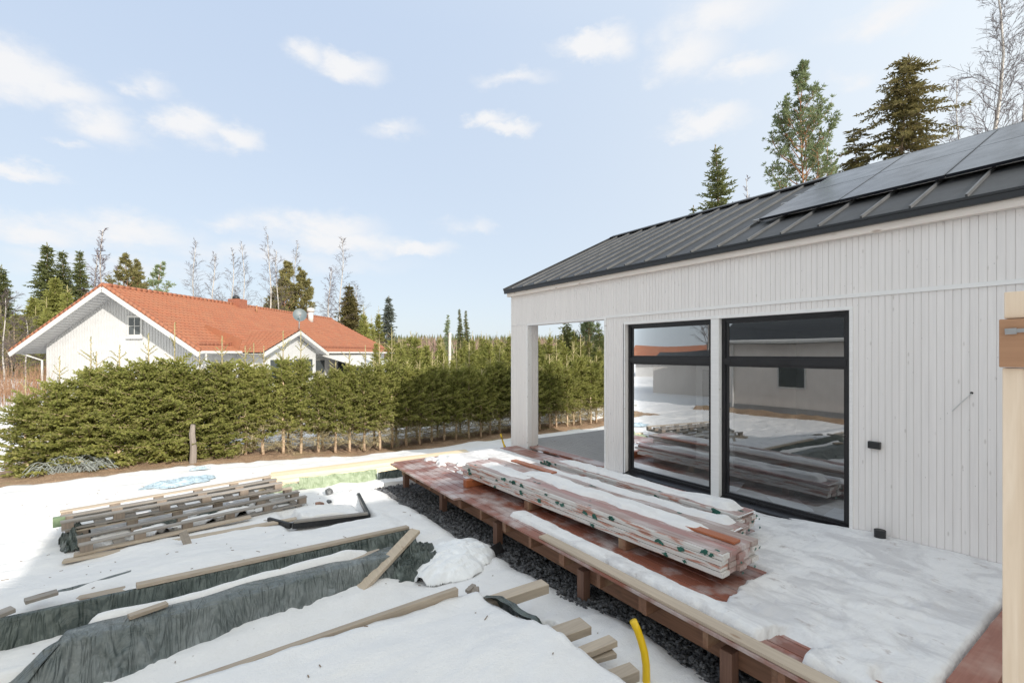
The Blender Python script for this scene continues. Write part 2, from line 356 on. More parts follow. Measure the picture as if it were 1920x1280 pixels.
def soil_mat():
    n = NT('soil_and_dry_grass'); a = n.noise(n.vec(), 4, 5, .6); f = n.noise(n.vec((1,1,1)), 38, 5, .7); g = n.noise(n.vec(), 1.1, 3)
    c = n.mix(n.rng(a, .3, .7), (.44,.29,.185), (.58,.42,.28)); c = n.mix(n.rng(f, .35, .7), c, (.20,.125,.08)); c = n.mix(n.rng(g, .55, .7, 0, .6), c, (.33,.31,.13))
    n.set('Base Color', c); n.set('Roughness', .95); n.bump(f, .9, .05); return n.mat
MAT['soil'] = soil_mat()
def leaf_mat(name, c1, c2, c3, tr=.22):
    n = NT(name); a = n.noise(n.vec(), 2.2, 3); f = n.noise(n.vec(), 17, 2); r = n.objrand()
    c = n.mix(n.rng(a, .35, .65), c1, c2); c = n.mix(n.rng(f, .48, .75, 0, .8), c, c3)
    c = n.mix(n.math('MULTIPLY', r, .3), c, tuple(q*.5 for q in c1))
    n.set('Base Color', c); n.set('Roughness', .6); n.set('Specular IOR Level', .25)
    t = n.t.nodes.new('ShaderNodeBsdfTranslucent'); n.t.links.new(c, t.inputs[0]); m = n.t.nodes.new('ShaderNodeMixShader'); m.inputs[0].default_value = tr
    n.t.links.new(n.b.outputs[0], m.inputs[1]); n.t.links.new(t.outputs[0], m.inputs[2]); n.t.links.new(m.outputs[0], n.out.inputs[0]); return n.mat
MAT['spruce_young'] = leaf_mat('young_spruce_needles', (.25,.28,.075), (.40,.41,.12), (.60,.53,.25), .45)
MAT['spruce_dead'] = plain('dead_spruce_twigs', (.40,.34,.20), .9, 0, .3, 20)
MAT['spruce'] = leaf_mat('spruce_needles', (.13,.165,.065), (.22,.25,.10), (.36,.33,.15), .4)
MAT['spruce_cone'] = leaf_mat('brown_tipped_spruce', (.13,.13,.05), (.24,.21,.085), (.42,.31,.16), .4)
MAT['spruce_blue'] = leaf_mat('blue_grey_spruce', (.14,.17,.14), (.24,.27,.23), (.38,.39,.34), .4)
MAT['pine'] = leaf_mat('pine_needles', (.20,.26,.13), (.36,.42,.24), (.5,.54,.32), .4)
MAT['pine_olive'] = leaf_mat('olive_pine_needles', (.22,.22,.09), (.36,.33,.14), (.48,.38,.19), .4)
MAT['bark'] = plain('spruce_bark', (.20,.145,.10), .9, 0, .3, 20, .5, 30)
MAT['bark_hedge'] = plain('young_spruce_bark', (.58,.44,.31), .9, 0, .3, 20, .5, 30)
MAT['bark_pine'] = plain('pine_bark', (.33,.17,.09), .9, 0, .35, 12, .5, 30)
def birch_mat():
    n = NT('birch_bark'); b = n.noise(n.vec((1,1,5)), 4, 4, .6); n.set('Base Color', n.mix(n.rng(b, .56, .64), (.46,.43,.40), (.06,.05,.045))); n.set('Roughness', .8); return n.mat
MAT['birch'] = birch_mat()
MAT['twig'] = plain('birch_twigs', (.10,.08,.08), .9, 0, .2, 10)
MAT['twig2'] = plain('purple_birch_twigs', (.10,.07,.075), .9, 0, .2, 10)
MAT['willow'] = plain('red_brown_shrub', (.24,.14,.085), .9, 0, .3, 6)
def tile_mat():
    n = NT('orange_roof_tiles'); a = n.noise(n.vec(), 1.2, 4); f = n.noise(n.vec(), 9, 4, .7); r = n.vor(n.vec(), 3.2, out='Color'); s3 = n.sep(r)
    c = n.mix(n.rng(a, .3, .7), (.27,.108,.06), (.32,.138,.075)); c = n.mix(n.rng(s3[0], 0, 1, 0, .35), c, (.36,.10,.045)); c = n.mix(n.rng(f, .50, .75, 0, .5), c, (.20,.08,.055))
    n.set('Base Color', c); n.set('Roughness', .75); return n.mat
MAT['tile'] = tile_mat()
MAT['white'] = plain('white_paint', (.54,.54,.53), .6, 0, .04, 3)
MAT['white_boards'] = plain('white_painted_boards', (.50,.505,.51), .65, 0, .05, 3)
MAT['chimney'] = plain('red_chimney', (.27,.10,.06), .7, 0, .2, 10)
MAT['dish'] = plain('grey_dish', (.10,.13,.145), .45, 0, .1, 6)
MAT['pole'] = plain('pale_pole', (.62,.58,.52), .8, 0, .2, 10)
MAT['grey_house'] = clad_mat('grey_house_boards', (.74,.69,.65), .12)
MAT['concrete'] = plain('concrete', (.30,.30,.30), .9, 0, .15, 8)
MAT['int_wall'] = plain('interior_wall', (.70,.70,.69), .8, 0, .05, 4)
MAT['int_floor'] = plain('interior_floor', (.42,.41,.40), .6, 0, .3, 3)
MAT['white_sheet'] = plain('paper_sheet', (.75,.76,.78), .7, 0, .05, 4)
def glass_mat(name, base=.24, tint=(.80,.83,.85)):
    n = NT(name); fr = n.t.nodes.new('ShaderNodeFresnel'); fr.inputs[0].default_value = 1.5
    f = n.math('ADD', n.math('MULTIPLY', fr.outputs[0], 1.5), base, clamp=True)
    g = n.t.nodes.new('ShaderNodeBsdfGlossy'); g.inputs['Roughness'].default_value = .0; g.inputs[0].default_value = (.95,.97,1,1)
    t = n.t.nodes.new('ShaderNodeBsdfTransparent'); t.inputs[0].default_value = (*tint, 1); m = n.t.nodes.new('ShaderNodeMixShader')
    b = n.t.nodes.new('ShaderNodeBump'); b.inputs['Strength'].default_value = .04; b.inputs['Distance'].default_value = .003
    n.t.links.new(n.noise(n.vec(), 1.3, 1), b.inputs['Height']); n.t.links.new(b.outputs[0], g.inputs['Normal'])
    n.t.links.new(f, m.inputs[0]); n.t.links.new(t.outputs[0], m.inputs[1]); n.t.links.new(g.outputs[0], m.inputs[2]); n.t.links.new(m.outputs[0], n.out.inputs[0]); return n.mat
MAT['glass'] = glass_mat('window_glass')
MAT['glass_dark'] = plain('dark_window_glass', (.07,.08,.085), .06, 0, .1, 3)
# ================================================================ GROUND
def T(x, y):
    x = np.asarray(x, float); y = np.asarray(y, float)
    left = ss(-1.5, 6, x)
    return -ss(9.3, 14.5, y)*(.06+.40*left)-ss(-8, -40, y)*.3
EX = [-9, 2.2, 3.06, 3.86, 4.6, 5.2, 5.8, 6.4, 7.4, 8.2, 8.8, 9.4]
EV = [3.5, 3.36, 3.42, 3.27, 3.17, 3.22, 3.04, 3.05, 3.0, 2.93, 2.9, 2.9]
def edge_x(y): return np.interp(y, EX, EV)+.035*vnoise(np.asarray(y)*4.0, 3.3, 5)+.018*vnoise(np.asarray(y)*13.0, 1.3, 6)
def Y1(x): return 5.40+.14*(x+1.3)          # front face of the long covered pile by the plank
def Y2(x): return 4.75+.12*(x+.9)           # front face of the nearer covered pile
def Y3(x): return 3.66+.05*(x-.4)
def bump_x(x, a, b, w=.12): return ss(a-w, a+w, x)*(1-ss(b-w, b+w, x))
def pile1_h(x): return .355-.058*np.clip(np.asarray(x)+1.3, -2, 3.8)
def pile2_h(x): return .335-.032*np.clip(np.asarray(x)+.9, 0, 3)
def snow_h(x, y):
    x = np.asarray(x, float); y = np.asarray(y, float)
    s = .075+.035*fbm(x*.8, y*1.1, 3, 4)+.014*vnoise(x*3.5, y*5.5, 9)+.007*vnoise(x*8, y*11, 12)+.0035*vnoise(x*15, y*15, 13)
    # wind and melt ripples in the open sunlit part
    s = s+.012*ss(8.5, 10, y)*vnoise(x*2.2, y*7.5, 31)
    f1 = ss(Y1(x)-.015, Y1(x)+.03, y)*(1-ss(Y1(x)+.45, Y1(x)+2.1, y))*bump_x(x, -6, 2.42, .1)
    s = s+np.clip(pile1_h(x)-.09, 0, 1)*f1
    f2 = ss(Y2(x)-.015, Y2(x)+.03, y)*(1-ss(Y2(x)+.30, Y2(x)+.56, y))*bump_x(x, -.72, 1.72, .1)
    s = s+(pile2_h(x)-.10)*f2
    s = s+(.06*ss(-1.3, -.8, x)+.05*ss(-.45, .35, x+.15*vnoise(x*3, 0*x, 77)))*ss(Y2(x)-.65, Y2(x)-.2, y)*(1-ss(Y2(x)-.02, Y2(x)+.02, y))*(1-ss(1.7, 2.1, x))
    f3 = ss(1.7, 1.95, y)*(1-ss(Y3(x)-.03, Y3(x)+.03, y))*bump_x(x, -.75, 2.28-.1*np.sin(y*2.2), .04)
    s = s+f3*(.355+.03*vnoise(x*1.2, y*1.7, 44)+.03*ss(2.2, 3.3, y))
    # snow on the low black tray and the hollow left by the stones
    s = s+.13*ss(Y2(x)+.15, Y2(x)+.3, y)*(1-ss(Y1(x)-.03, Y1(x)+.05, y))*bump_x(x, -4, 1.7, .3)
    f4 = bump_x(x, 1.12, 2.30, .06)*bump_x(y-.25*(2.2-x)*.3, 7.02, 8.05, .06); s = s*(1-f4)+.02*f4
    # the hole melted through to the gravel beside the third pile
    h = np.sqrt(((x-2.62)/.17)**2+((y-3.30)/.22)**2); s = s-.20*(1-ss(.75, 1.1, h))
    # melted edge along the deck
    e = edge_x(y); g = ss(e+.03, e-.22, x); ing = (y < 8.78)&(y > -9)
    s = np.where(ing, s*g**.7-.25*(x > e), s)
    ins = (x > 5.95)&(x < 13.2)&(y < 9.25)&(y > -9); s = np.where(ins, -.3, s)
    # bare soil under the hedge
    yb = 13.08+.055*x+.12*vnoise(x*1.3, 7.7, 8)+.05*vnoise(x*5, 2.2, 9)
    band = ss(yb-.12, yb+.05, y)*(1-ss(15.7, 16.2, y))*ss(-4.6, -2.6, x+.6*vnoise(y*1.3, 5.5, 3))*(1-ss(17, 18, x))
    s = s-.30*band
    return s
def spaced(*segs):
    out = []
    for a, b, st in segs: out.append(np.arange(a, b, st))
    return np.concatenate(out)
xs = spaced((-900, -200, 100), (-200, -60, 20), (-60, -20, 3), (-20, -5.4, .4), (-5.4, 3.8, .032), (3.8, 6.2, .12), (6.2, 20, .3), (20, 60, 3), (60, 200, 20), (200, 901, 100))
ys = spaced((-900, -200, 100), (-200, -20, 20), (-20, .6, .8), (.6, 10.2, .032), (10.2, 17, .09), (17, 30, .5), (30, 80, 4), (80, 200, 20), (200, 901, 100))
X, Y = np.meshgrid(xs, ys)
struct('snow_ground', MB().grid(X, Y, T(X, Y)+snow_h(X, Y)), MAT['snow'], True)
gx = np.linspace(2.3, 13.2, 60); gy = np.linspace(-9, 9.3, 90); X, Y = np.meshgrid(gx, gy)
struct('gravel_bed', MB().grid(X, Y, .0+.015*fbm(X*3, Y*3, 4, 3)), MAT['gravel'], True)
gx = np.linspace(-5, 18, 330); gy = np.linspace(13.0, 16.6, 70); X, Y = np.meshgrid(gx, gy)
struct('bare_soil', MB().grid(X, Y, T(X, Y)-.02+.04*fbm(X*2.2, Y*2.2, 14, 4)+.05*vnoise(X*.5, Y*.9, 3)), MAT['soil'], True)
gx = np.linspace(-7.3, -6.0, 30); gy = np.linspace(5.5, 13, 120); X, Y = np.meshgrid(gx, gy)
struct('soil_bed', MB().grid(X, Y, .02+.16*np.clip(1-((X+6.7)/.5)**2, -1, 1)+.06*fbm(X*3, Y*2, 24, 4)), MAT['soil'], True)
# loose stones of the gravel: far too many to count
st = MB(); rs = random.Random(3)
ICO = [(0,0,1),(.89,0,.45),(.28,.85,.45),(-.72,.53,.45),(-.72,-.53,.45),(.28,-.85,.45),(.72,.53,-.45),(-.28,.85,-.45),(-.89,0,-.45),(-.28,-.85,-.45),(.72,-.53,-.45),(0,0,-1)]
IF = [(0,1,2),(0,2,3),(0,3,4),(0,4,5),(0,5,1),(1,6,2),(2,7,3),(3,8,4),(4,9,5),(5,10,1),(6,7,2),(7,8,3),(8,9,4),(9,10,5),(10,6,1),(11,7,6),(11,8,7),(11,9,8),(11,10,9),(11,6,10)]
def rock(mb, x, y, z, r, rnd, flat=.7):
    a = rnd.uniform(0, 6.3); ca, sa = math.cos(a), math.sin(a); sx, sy, sz = rnd.uniform(.7, 1.2), rnd.uniform(.7, 1.2), rnd.uniform(.5, .9)*flat*1.3
    vs = []
    for p in ICO:
        k = r*rnd.uniform(.75, 1.15); u, v, w = p[0]*sx*k, p[1]*sy*k, p[2]*sz*k; vs.append((x+u*ca-v*sa, y+u*sa+v*ca, z+w))
    mb.add(vs, IF)
for i in range(9500):
    y = rs.uniform(.9, 8.9); x = float(edge_x(y))-.12+abs(rs.gauss(0, .45)); 
    if x > 5.2: continue
    rock(st, x, y, rs.uniform(.0, .03), rs.uniform(.010, .026), rs)
for i in range(160):
    a = rs.uniform(0, 6.3); d = rs.uniform(0, 1)**.5; rock(st, 2.62+.15*d*math.cos(a), 3.30+.19*d*math.sin(a), -.0, rs.uniform(.012, .026), rs)
o = st.build('gravel_stones', MAT['stone']); tag(o, 'loose dark crushed stones along the front of the raised deck', 'gravel', None, 'stuff')

# ================================================================ THE WHITE HOUSE
WX = 6.10; GZ = .49
def clad_y(mb, y0, y1, z0, z1, x=WX, w=.06, g=.0055, dp=.006, back=.03):     # boards on a wall facing -x
    vs = []; ps = []
    k = math.floor(y0/w)
    y = y0; ps.append((y0, x))
    while True:
        k += 1; yb = k*w
        if yb >= y1-.004: break
        if yb > y0+.006: ps += [(yb-g/2, x), (yb-g/2+.001, x+dp), (yb+g/2-.001, x+dp), (yb+g/2, x)]
    ps.append((y1, x)); n = len(ps)
    vs = [(q, p, z0) for p, q in ps]+[(q, p, z1) for p, q in ps]
    mb.add(vs, [(i, i+1, n+i+1, n+i) for i in range(n-1)])
    mb.box(x+dp+.002, x+back, y0, y1, z0, z1)
def clad_x(mb, x0, x1, z0, z1, y, face=-1, w=.06, g=.007, dp=.007):           # boards on a wall facing -y or +y
    ps = [(x0, y)]; k = math.floor(x0/w)
    while True:
        k += 1; xb = k*w
        if xb >= x1-.004: break
        if xb > x0+.006: ps += [(xb-g/2, y), (xb-g/2+.001, y-face*dp), (xb+g/2-.001, y-face*dp), (xb+g/2, y)]
    ps.append((x1, y)); n = len(ps)
    mb.add([(p, q, z0) for p, q in ps]+[(p, q, z1) for p, q in ps], [(i, i+1, n+i+1, n+i) for i in range(n-1)])
    ya, yb = sorted((y-face*(dp+.002), y-face*.03)); mb.box(x0+.001, x1-.001, ya, yb, z0, z1)
house = thing('house', 'low white board-clad house with dark metal roof, solar panels and two big black windows', 'house', (9.5, 3.5, 0))
YE = -2.0                                          # the house runs on past the right edge of the picture
w = MB()
clad_y(w, YE, 9.0, 3.20, 3.86)
clad_y(w, 5.545, 6.03, .42, 3.20)
clad_y(w, 2.25, 5.545, 3.062, 3.20)
clad_y(w, YE, 2.25, .42, 3.20)
w.box(WX+.031, WX+.2, 5.60, 6.03, .42, 3.2); w.box(WX+.031, WX+.2, YE, 2.20, .42, 3.2); w.box(WX+.031, WX+.2, YE, 9.0, 3.21, 3.86)
# reveals of the window openings
w.box(WX, WX+.14, 5.546, 5.60, .5, 3.06); w.box(WX+.002, WX+.14, 2.20, 2.249, .5, 3.06)
wall = w.build('wall', MAT['clad'], house)
w = MB(); w.box(6.3, 12.96, 5.9, 6.03, .42, 3.9); w.box(12.8, 12.96, YE, 5.9, .42, 3.9); w.box(6.3, 12.8, YE, YE+.15, .42, 3.9); w.build('inner_wall', MAT['int_wall'], house)
# corner column of the porch
c = MB(); clad_y(c, 8.36, 9.0, .30, 3.19); clad_x(c, WX, 6.385, .30, 3.19, 8.36, -1); clad_x(c, WX, 6.385, .30, 3.19, 9.0, 1)
c.box(6.36, 6.385, 8.391, 8.969, .3, 3.19); c.build('porch_column', MAT['clad'], house)
c = MB(); clad_y(c, 8.36, 9.0, .30, 3.19, 12.7); clad_x(c, 12.4, 12.7, .3, 3.19, 8.36, -1); clad_x(c, 12.4, 12.7, .3, 3.19, 9.0, 1); c.build('porch_column', MAT['clad'], house)
tr = MB()
tr.box(WX-.016, WX-.001, YE, 5.985, 3.178, 3.222)                 # long joint strip
tr.box(WX-.016, WX+.20, 6.03, 8.36, 3.165, 3.205)                # head of the porch opening
tr.box(WX-.010, WX-.001, 8.36, 9.0, 3.188, 3.200)
tr.box(WX-.016, WX+.02, 5.986, 6.034, .44, 3.205)                # edge strip of the wall at the porch
tr.box(WX-.012, WX+.10, 8.352, 8.40, .32, 3.165)
tr.box(WX-.008, WX-.001, 8.975, 9.004, .30, 3.86)
tr.box(WX-.012, WX+.10, 2.215, 5.575, 3.045, 3.085)              # casing above the windows
tr.box(WX-.012, WX-.001, 5.547, 5.577, .52, 3.045)
tr.box(WX-.012, WX-.001, 2.213, 2.248, .50, 3.045)
tr.build('trim', MAT['trim'], house, bevel=.002)
m = MB(); m.box(WX-.006, WX+.125, 3.83, 3.953, .50, 3.045); m.build('mullion_post', MAT['trim'], house, bevel=.003)
f = MB(); f.box(6.015, 6.09, YE, 9.06, 3.85, 3.935); f.build('fascia', MAT['fascia'], house, bevel=.003)
g = MB(); g.box(5.965, 6.01, YE, 9.11, 3.925, 4.005); g.box(5.955, 5.9645, YE, 9.115, 3.985, 4.012); g.build('gutter_edge', MAT['black'], house, bevel=.003)
# roof
SL = .478; RX = 9.53; RZ = 4.0+(RX-5.97)*SL
def rz(x): return 4.003+(x-5.97)*SL if x <= RX else RZ-(x-RX)*SL
rf = MB()
for (xa, xb) in ((5.97, RX), (RX, 13.09)):
    for (y0, y1) in ((YE, 9.10),):
        rf.add([(xa,y0,rz(xa)),(xb,y0,rz(xb)),(xb,y1,rz(xb)),(xa,y1,rz(xa)),(xa,y0,rz(xa)-.07),(xb,y0,rz(xb)-.07),(xb,y1,rz(xb)-.07),(xa,y1,rz(xa)-.07)],
            [(0,1,2,3),(7,6,5,4),(0,4,5,1),(1,5,6,2),(2,6,7,3),(3,7,4,0)])
roof = rf.build('roof', MAT['roof'], house)
sm = MB(); yy = 1.26-.42*7
while yy < 9.0:
    for sgn in (1, -1):
        xa, xb = (5.985, RX-.06) if sgn == 1 else (13.07, RX+.06)
        za, zb = rz(xa)+.016, rz(xb)+.016
        sm.beam((xa, yy, za), (xb, yy, zb), .018, .036, (0,0,1))
    yy += .42
seam = sm.build('standing_seam', MAT['seam'], roof); seam['label'] = 'raised seams of the dark metal roof'
cp = MB()
cp.beam((RX-.07, YE, RZ+.015), (RX-.07, 9.1, RZ+.015), .17, .03, (-SL, 0, 1)); cp.beam((RX+.07, YE, RZ+.015), (RX+.07, 9.1, RZ+.015), .17, .03, (SL, 0, 1))
cp.build('ridge_cap', MAT['black'], roof)
vg = MB()
for sgn in (1, -1):
    xa = 5.965 if sgn == 1 else 13.095
    vg.beam((xa, 9.105, rz(xa)-.01), (RX, 9.105, RZ-.01), .03, .11, (0,0,1))
vg.build('verge_flashing', MAT['black'], roof)
so_ = MB()
for (xa, xb) in ((6.09, RX), (RX, 12.96)):
    so_.add([(xa, 5.9, rz(xa)-.075),(xb, 5.9, rz(xb)-.075),(xb, 9.07, rz(xb)-.075),(xa, 9.07, rz(xa)-.075),(xa, 5.9, rz(xa)-.16),(xb, 5.9, rz(xb)-.16),(xb, 9.07, rz(xb)-.16),(xa, 9.07, rz(xa)-.16)],
            [(0,1,2,3),(7,6,5,4),(0,4,5,1),(1,5,6,2),(2,6,7,3),(3,7,4,0)])
so_.build('porch_ceiling', MAT['clad'], house)
# solar panels
PX0, PZ0 = 6.81, 4.488
def pz(x): return PZ0+(x-PX0)*SL
brk = [6.81, 8.08, 9.19]
for r in range(2):
    for i, y1 in enumerate((3.65, 2.625, 1.60, .575, -.45)):
        y0 = y1-1.013; xa, xb = brk[r]+.008, brk[r+1]-.008
        p = MB(); p.beam((xa, (y0+y1)/2, pz(xa)), (xb, (y0+y1)/2, pz(xb)), 1.013, .034, (-SL, 0, 1)); po = p.build('solar_panel', MAT['panel'], house, bevel=.003)
        q = MB(); n = Vector((-SL, 0, 1)).normalized()*.0185
        for (ya, yb) in ((y0+.002, y0+.018), (y1-.018, y1-.002)):
            q = MB(); q.beam((xa, (ya+yb)/2, pz(xa)+n.z), (xb, (ya+yb)/2, pz(xb)+n.z), .010, .004, (-SL, 0, 1)); q.build('panel_rim', MAT['black'], po)
ra = MB()
for x in (7.02, 7.85, 8.30, 9.0):
    ra.beam((x, -1.9, pz(x)-.042), (x, 3.84, pz(x)-.042), .035, .04, (-SL, 0, 1))
    y = 3.4
    while y > -1.8: ra.beam((x, y, rz(x)), (x, y, pz(x)-.06), .03, .03, (0,1,0)); y -= .84
ra.build('mounting_rail', MAT['alu'], house)
# snow guard / walkway lying on the roof beside the array
# windows
def big_window(y0, y1, label):
    fr = MB(); xa, xb = 6.165, 6.235
    fr.box(xa, xb, y0, y0+.055, .50, 3.06); fr.box(xa, xb, y1-.055, y1, .50, 3.06)
    fr.box(xa, xb, y0+.055, y1-.055, 3.0, 3.06); fr.box(xa, xb, y0+.055, y1-.055, .50, .60)
    fr.box(xa-.004, xb, y0+.055, y1-.055, 2.405, 2.49)
    o = fr.build('window', MAT['frame'], house, bevel=.003); o['label'] = label
    ib = MB()
    for za, zb in ((.60, 2.405), (2.49, 3.0)):
        for (a, b, c_, d) in ((y0+.055, y0+.085, za, zb), (y1-.085, y1-.055, za, zb), (y0+.085, y1-.085, za, za+.03), (y0+.085, y1-.085, zb-.03, zb)): ib.box(xa+.018, xb-.01, a, b, c_, d)
    ib.build('sash', MAT['frame'], o)
    for za, zb in ((.60, 2.405), (2.49, 3.0)):
        gl = MB(); nx = 14; Yg, Zg = np.meshgrid(np.linspace(y0+.056, y1-.056, nx), np.linspace(za+.001, zb-.001, nx)); 
        bw = .0010*np.sin((Yg-y0)/(y1-y0)*math.pi)*np.sin((Zg-za)/(zb-za)*math.pi)
        gl.grid(6.20+bw, Yg, Zg); gl.build('pane', MAT['glass'], o, smooth=True)
    si = MB(); si.beam((6.10, y0-.0, .535), (6.10, y1, .535), .15, .02, (-.25, 0, 1)); si.box(6.03, 6.045, y0, y1, .47, .54); si.build('sill', MAT['frame'], o)
    return o
big_window(3.953, 5.545, 'window farther from the camera, its pane reflecting the orange roof')
big_window(2.25, 3.83, 'window nearer the camera, its pane reflecting the grey house')
# porch floor
pf = MB(); x = 6.36
while x < 12.7: pf.box(x, min(x+.114, 12.7), 6.04, 9.0, .50, .528); x += .12
pf.build('porch_floor', MAT['porch'], house)
pe = MB(); pe.box(6.10, 6.35, 6.05, 8.30, .494, .531); pe.build('porch_edge_board', MAT['deck'], house)
pj = MB(); 
for y in (6.1, 6.7, 7.3, 7.9): pj.box(6.2, 12.6, y, y+.045, .34, .493)
pj.build('porch_joist', MAT['joist'], house)
fl = MB(); fl.box(6.26, 12.79, YE+.16, 5.89, .35, .49); fl.build('floor', MAT['int_floor'], house)
ce = MB(); ce.box(6.26, 12.79, YE+.16, 5.89, 3.12, 3.2); ce.build('ceiling', MAT['int_wall'], house)
fd = MB(); fd.box(6.14, 12.9, YE, 6.0, -.1, .41); fd.build('plinth', MAT['concrete'], house)
bx = MB(); yb_ = YX(1641, WX); bx.box(WX-.045, WX-.001, yb_-.055, yb_+.055, 1.535, 1.61); bx.box(WX-.052, WX-.045, yb_-.048, yb_+.048, 1.54, 1.605); bx.build('socket_box', MAT['black'], house, bevel=.004)
cb = MB(); y0 = YX(1822, WX); y1 = YX(1786, WX); cb.tube([(WX-.006, y0, 2.18), (WX-.02, (y0+y1)/2, 2.09), (WX-.012, y1, 2.0)], .004, 6); cb.build('loose_cable', MAT['white'], house)
cb = MB(); cb.tube([(WX-.004, y0, 2.185), (WX+.01, y0, 2.185)], .012, 10); cb.build('cable_hole', MAT['black'], house)
# inside the house, seen dimly through the panes
t = thing('door_leaf', 'white door leaf leaning inside the house, seen through the farther window', 'door', (8.0, 5.2, .49))
m = MB(); m.box(8.0, 8.06, 4.75, 5.5, .5, 2.45); m.build('leaf', MAT['white'], t, bevel=.003); m = MB(); m.box(7.985, 7.999, 4.9, 5.35, 1.3, 2.25); m.build('glazing', MAT['glass_dark'], t)
m = MB(); m.box(7.3, 7.5, 2.6, 2.74, .49, 1.55); tag(m.build('white_stand', MAT['white'], None, bevel=.01), 'narrow white stand on the floor inside the nearer window', 'stand')
for (x, y, r_, lb) in ((6.9, 4.2, .3, 'white paper sheet on the floor just inside the farther window'), (6.75, 3.2, .8, 'white paper sheet on the floor inside the nearer window beside the white post'), (6.8, 2.55, .1, 'white paper sheet on the floor inside the nearer window at its right side')):
    m = MB(); a, b = math.cos(r_), math.sin(r_); Xg, Yg = np.meshgrid(np.linspace(-.28, .28, 8), np.linspace(-.2, .2, 8)); Zg = .503+.02*np.abs(fbm(Xg*6, Yg*6, int(x*9), 2)); m.grid(x+Xg*a-Yg*b, y+Xg*b+Yg*a, Zg)
    tag(m.build('paper_sheet', MAT['white_sheet'], smooth=True), lb, 'paper')
pp = MB(); yp = YX(1650, 6.0); pp.tube([(6.0, yp, .45), (6.0, yp, .70)], .052, 20, cap=False); pp.tube([(6.0, yp, .46), (6.0, yp, .697)], .045, 20)
pc = thing('drain_pipe', 'short black drain pipe standing up from the snow against the board wall', 'pipe', (6.0, yp, .45)); pp.build('pipe', MAT['black'], pc, True)
cl_ = MB(); cl_.tube([(6.0, yp, .60), (6.0, yp, .612)], .10, 20); cl_.build('collar', MAT['film'], pc)

# ================================================================ DECK
deck = thing('deck', 'raised red-brown timber deck on posts along the white house, half under snow', 'deck', (4.6, 4.7, 0))
x = 3.20; i = 0
rd = random.Random(11)
while x < 6.02:
    b = MB(); ya, yb = (.30, 8.63)
    if i == 0: ya = 0.3; 
    b.box(x-(.0), min(x+.116, 6.06), ya, yb+rd.uniform(-.006, .006), .462, .49+rd.uniform(-.001, .001)); b.build('deck_board', MAT['deck'], deck, bevel=.003)
    x += .1235; i += 1
b = MB(); b.box(3.10, 3.194, 6.03, 8.64, .460, .490); b.build('deck_board', MAT['deck'], deck, bevel=.003)
b = MB(); b.box(3.20, 6.05, 8.632, 8.72, .445, .487); b.build('end_board', MAT['deck_x'], deck, bevel=.003)
y = .45; k = 0
while y < 8.7:
    j = MB(); xo = 3.235+rd.uniform(-.02, .02); j.box(xo, 6.04, y, y+.047, .315, .459); j.build('joist', MAT['joist'], deck, bevel=.003)
    if k % 2 == 0: 
        j2 = MB(); j2.box(xo+.01, xo+.9, y+.0475, y+.094, .315, .459); j2.build('joist', MAT['joist'], deck, bevel=.003)
    y += .56; k += 1
bm = MB(); bm.box(3.43, 3.477, .35, 8.6, .195, .338); 
bm = MB(); bm.box(3.43, 3.477, .35, 8.6, .172, .314); bm.build('bearer', MAT['bearer'], deck, bevel=.003)
bm = MB(); bm.box(5.2, 5.25, .35, 8.6, .172, .314); bm.build('bearer', MAT['bearer'], deck)
for y in (.4, 2.04, 3.65, 5.31, 6.96, 8.56):
    p = MB(); p.box(3.335, 3.428, y-.05, y+.05, -.02, .312); p.build('deck_post', MAT['dpost'], deck, bevel=.004)
    p = MB(); p.box(5.1, 5.195, y-.05, y+.05, -.02, .312); p.build('deck_post', MAT['dpost'], deck)
eb = MB(); eb.box(3.215, 3.335, .35, 4.20, .4925, .5205); tag(eb.build('edge_plank', MAT['pale_y'], None, bevel=.004), 'long pale bare plank lying along the front edge of the deck', 'plank')
rp = MB(); rp.box(3.85, 6.02, .72, .905, .505, .545); tag(rp.build('cross_plank', MAT['deck_x'], None, bevel=.004), 'wet red-brown plank lying across the deck at the snow edge beside the wall', 'plank')
# snow on the deck
gx = np.linspace(3.22, 6.095, 140); gy = np.linspace(.85, 8.6, 380); X, Y = np.meshgrid(gx, gy)
nn = fbm(X*2.6, Y*1.6, 51, 5); n2 = fbm(X*9, Y*5, 52, 3)
def rect(X, Y, a, b, c, d, w=.06): return ss(a-w, a+w, X)*ss(b+w, b-w, X)*ss(c-w, c+w, Y)*ss(d+w, d-w, Y)
wob = .10*nn+.03*n2
m_ = np.ones_like(X)
m_ = m_*(1-rect(X+wob*.5, Y+wob, 3.60, 4.5, 2.30, 6.75, .03))
m_ = m_*(1-rect(X, Y+wob*.5, 4.4, 5.45, 2.92, 6.6, .05))
m_ = m_*(1-rect(X+wob*.6, Y, 3.0, 3.75, 5.0, 9, .05))
m_ = m_*(1-rect(X+wob*.5, Y, 5.52, 6.3, 6.2, 9, .03))
m_ = m_*ss(3.355, 3.40, X+.25*wob)
m_ = m_*ss(.90, .95, Y+.15*wob)
pat = fbm(X*2.2+5, Y*3.1, 71, 4)
m_ = m_*(1-ss(.05, .3, pat)*rect(X, Y, 3.2, 3.62, .9, 1.95, .1))
m_ = m_*(1-ss(-.1, .3, fbm(X*7, Y*4, 77, 3))*rect(X, Y, 3.2, 4.2, 6.6, 8.6, .15)*.9)
thick = .034+.014*nn+.09*ss(5.2, 6.15, X)*ss(3.2, 2.0, Y)+.03*ss(3.0, 1.6, Y)+.012*rect(X, Y, 3.3, 3.62, 2.0, 5.3, .08)
foot = np.zeros_like(X)
